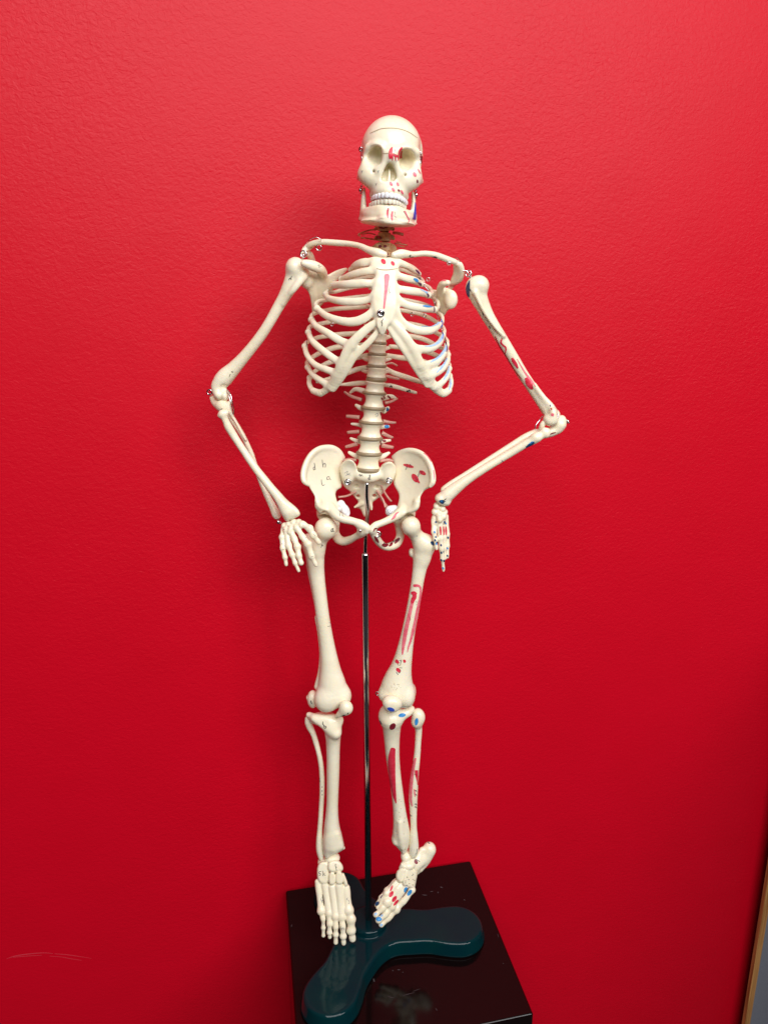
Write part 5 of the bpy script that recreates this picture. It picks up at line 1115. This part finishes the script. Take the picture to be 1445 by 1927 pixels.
for pts in ([(172, 352, 4), (155, 354, 5), (152, 370, 5), (165, 372, 5), (162, 388, 5), (150, 386, 4)], [(184, 345, 4), (190, 370, 5), (186, 395, 5)], [(202, 365, 4), (200, 385, 5), (214, 388, 4)],
            [(312, 285, 4), (304, 290, 5), (316, 345, 4)], [(305, 312, 3), (322, 312, 4)], [(178, 590, 3), (170, 615, 4), (182, 640, 4), (176, 650, 3)], [(172, 632, 3), (190, 622, 4)], [(425, 600, 3), (412, 605, 4), (412, 618, 4), (428, 622, 4), (436, 650, 4), (422, 655, 3)],
            [(358, 865, 3), (362, 890, 4), (366, 905, 4)], [(364, 892, 3), (378, 880, 4), (386, 900, 4)], [(190, 830, 3), (194, 855, 4)]):
    mark(FL, ft, B4, pts, 'pencil' if pts[0][0] > 172 and pts[0][1] > 400 else 'ink', name='pen_mark')
FR = Field(0.00055, 1)
FR.tube('foot', B4, [(1185, 135, 12, 58), (1150, 190, 10, 52), (1100, 245, 6, 56), (1050, 290, 2, 62), (1060, 340, 2, 40)], k=0.005)
FR.tube('foot', B4, [(1190, 160, 12, 50), (1150, 240, 10, 48), (1100, 320, 6, 34)], k=0.004)
FR.tube('foot', B4, [(1110, 150, 8, 22), (1080, 200, 6, 34), (1040, 250, 2, 40)], k=0.006)
FR.ell('foot', B4, 965, 205, 2, 50, 50, 9, k=0.003)
FR.ell('foot', B4, 985, 285, -4, 66, 44, 8, k=0.002)
FR.plate('foot', B4, grow([(925, 265), (970, 320), (945, 330), (895, 330), (912, 290)], 1.13), [(925, 265, -6), (970, 320, -6), (895, 330, -6)], 6, 4, k=0.002)
FR.plate('foot', B4, grow([(975, 322), (1070, 362), (1058, 430), (1042, 512), (990, 495), (938, 478), (950, 400)], 1.13), [(975, 322, -6), (1070, 362, -2), (1000, 500, -12)], 6, 3.4, k=0.001)
FR.plate('foot', B4, grow([(890, 335), (968, 330), (946, 380), (925, 465), (882, 430), (872, 390)], 1.13), [(890, 335, -6), (968, 330, -8), (900, 440, -12)], 5.5, 3.0, k=0.001)
RT = ([(1020, 525, -14, 32), (960, 610, -18, 24), (870, 705, -22, 38), (795, 795, -27, 24), (735, 850, -30, 24)],
      [(955, 500, -16, 26), (830, 680, -24, 36), (770, 760, -29, 24), (712, 808, -32, 30)],
      [(915, 480, -14, 26), (790, 640, -24, 44), (735, 710, -29, 22), (684, 758, -32, 24)],
      [(880, 450, -12, 22), (785, 560, -20, 26), (738, 640, -24, 18), (700, 690, -27, 15)],
      [(870, 440, -8, 20), (790, 530, -16, 26), (735, 600, -20, 22), (692, 668, -23, 18)])
for i, pts in enumerate(RT): finger(FR, 't%d' % i, B4, [(*p_[:3], p_[3]*1.15) for p_ in pts], knob=1.25)
FR.build(); d = {'foot': ('foot', sk, 'bone', 'foot turned heel outward with red and blue paint marks')}
for i in range(5): d['t%d' % i] = ('toe', 'foot', 'bone')
ftr = FR.make(d)['foot']
for x, y, rx, ry, a, c in ((828, 565, 32, 18, -60, 'red'), (858, 610, 32, 18, -55, 'red'), (872, 645, 36, 12, -50, 'red'), (830, 510, 30, 9, -65, 'red'), (964, 525, 26, 17, -75, 'blue'), (1000, 552, 32, 16, -55, 'blue'), (712, 800, 28, 20, 0, 'blue'), (697, 655, 24, 16, -50, 'darkblue'),
                           (682, 752, 16, 12, -40, 'lightblue'), (738, 768, 16, 10, -40, 'lightblue'), (1060, 262, 22, 16, 60, 'darkred'), (735, 590, 18, 6, -60, 'purple'), (735, 855, 16, 12, -40, 'lightblue')):
    dab(FR, ftr, B4, x, y, rx, ry, c, a)
mark(FR, ftr, B4, [(1172, 78, 6), (1180, 86, 8), (1190, 90, 6)], 'ink', name='pen_mark'); mark(FR, ftr, B4, [(1048, 235, 5), (1075, 245, 6), (1095, 262, 5)], 'ink', name='pen_mark'); mark(FR, ftr, B4, [(984, 120, 5), (992, 105, 6)], 'ink', name='pen_mark')
for i in range(12): dab(FR, ftr, B4, rng.uniform(960, 1050), rng.uniform(360, 490), 6, 5, 'cut' if i % 2 else 'pencil', 30)

# ---------------- joint hardware
wire_ring(K4, 1162, 100, 0, 34, 9, sk, (0.3, 1, 0)); wire_ring(K4, 1158, 118, -2, 24, 8, sk, (1, 0.4, 0)); wire(K4, [(1155, 125, -2), (1155, 165, -2)], 9, sk)
wire_ring(K2, 228, 172, -2, 19, 4.5, sk, (0.2, 1, 0.1)); wire(K2, [(120, 165, 0), (160, 120, -6), (205, 97, -8), (240, 115, -8), (242, 135, -6)], 2.6, sk)
wire_ring(K2, 1152, 282, -16, 14, 4, sk, (1, 0.3, 0)); wire_ring(K2, 1163, 282, -16, 14, 4, sk, (1, 0.3, 0.2)); wire(K2, [(1180, 255, -12), (1215, 245, -8), (1240, 275, -4)], 2.5, sk)
wire(K6, [(355, 165, 4), (375, 142, 0), (420, 140, 0), (440, 165, 0)], 6, sk); wire_ring(K6, 440, 165, 0, 28, 6, sk, (0.6, 1, 0)); wire_ring(K6, 452, 180, 2, 22, 6, sk, (1, 0.3, 0.3)); wire(K6, [(450, 195, 2), (462, 215, 2)], 7, sk)
wire_ring(K4, 140, 1605, 14, 27, 9, sk, (0.2, 1, 0)); wire(K4, [(325, 1580, 6), (365, 1620, 2), (385, 1700, 0), (405, 1800, 0), (402, 1850, 0)], 5, sk)
wire(K4, [(320, 1590, 6), (350, 1640, 2), (372, 1720, 0), (395, 1850, 0)], 4, sk)
screw(K5, 750, 1368, 4, 22, sk, L=0.006); wire_ring(K5, 772, 1372, 2, 15, 5, sk, (1, 0.3, 0))
wire(K6, [(1305, 1500, 14), (1330, 1500, 14), (1355, 1520, 14)], 8, sk); wire_ring(K6, 1338, 1508, 14, 18, 6, sk, (1, 0.2, 0.3))
wire(K6, [(1115, 1455, 10), (1080, 1500, 6), (1050, 1545, 4), (1045, 1575, 4)], 5, sk, m='dark_chrome'); wire(K6, [(1225, 1420, 4), (1255, 1445, 4), (1252, 1480, 2)], 4, sk, m='dark_chrome')
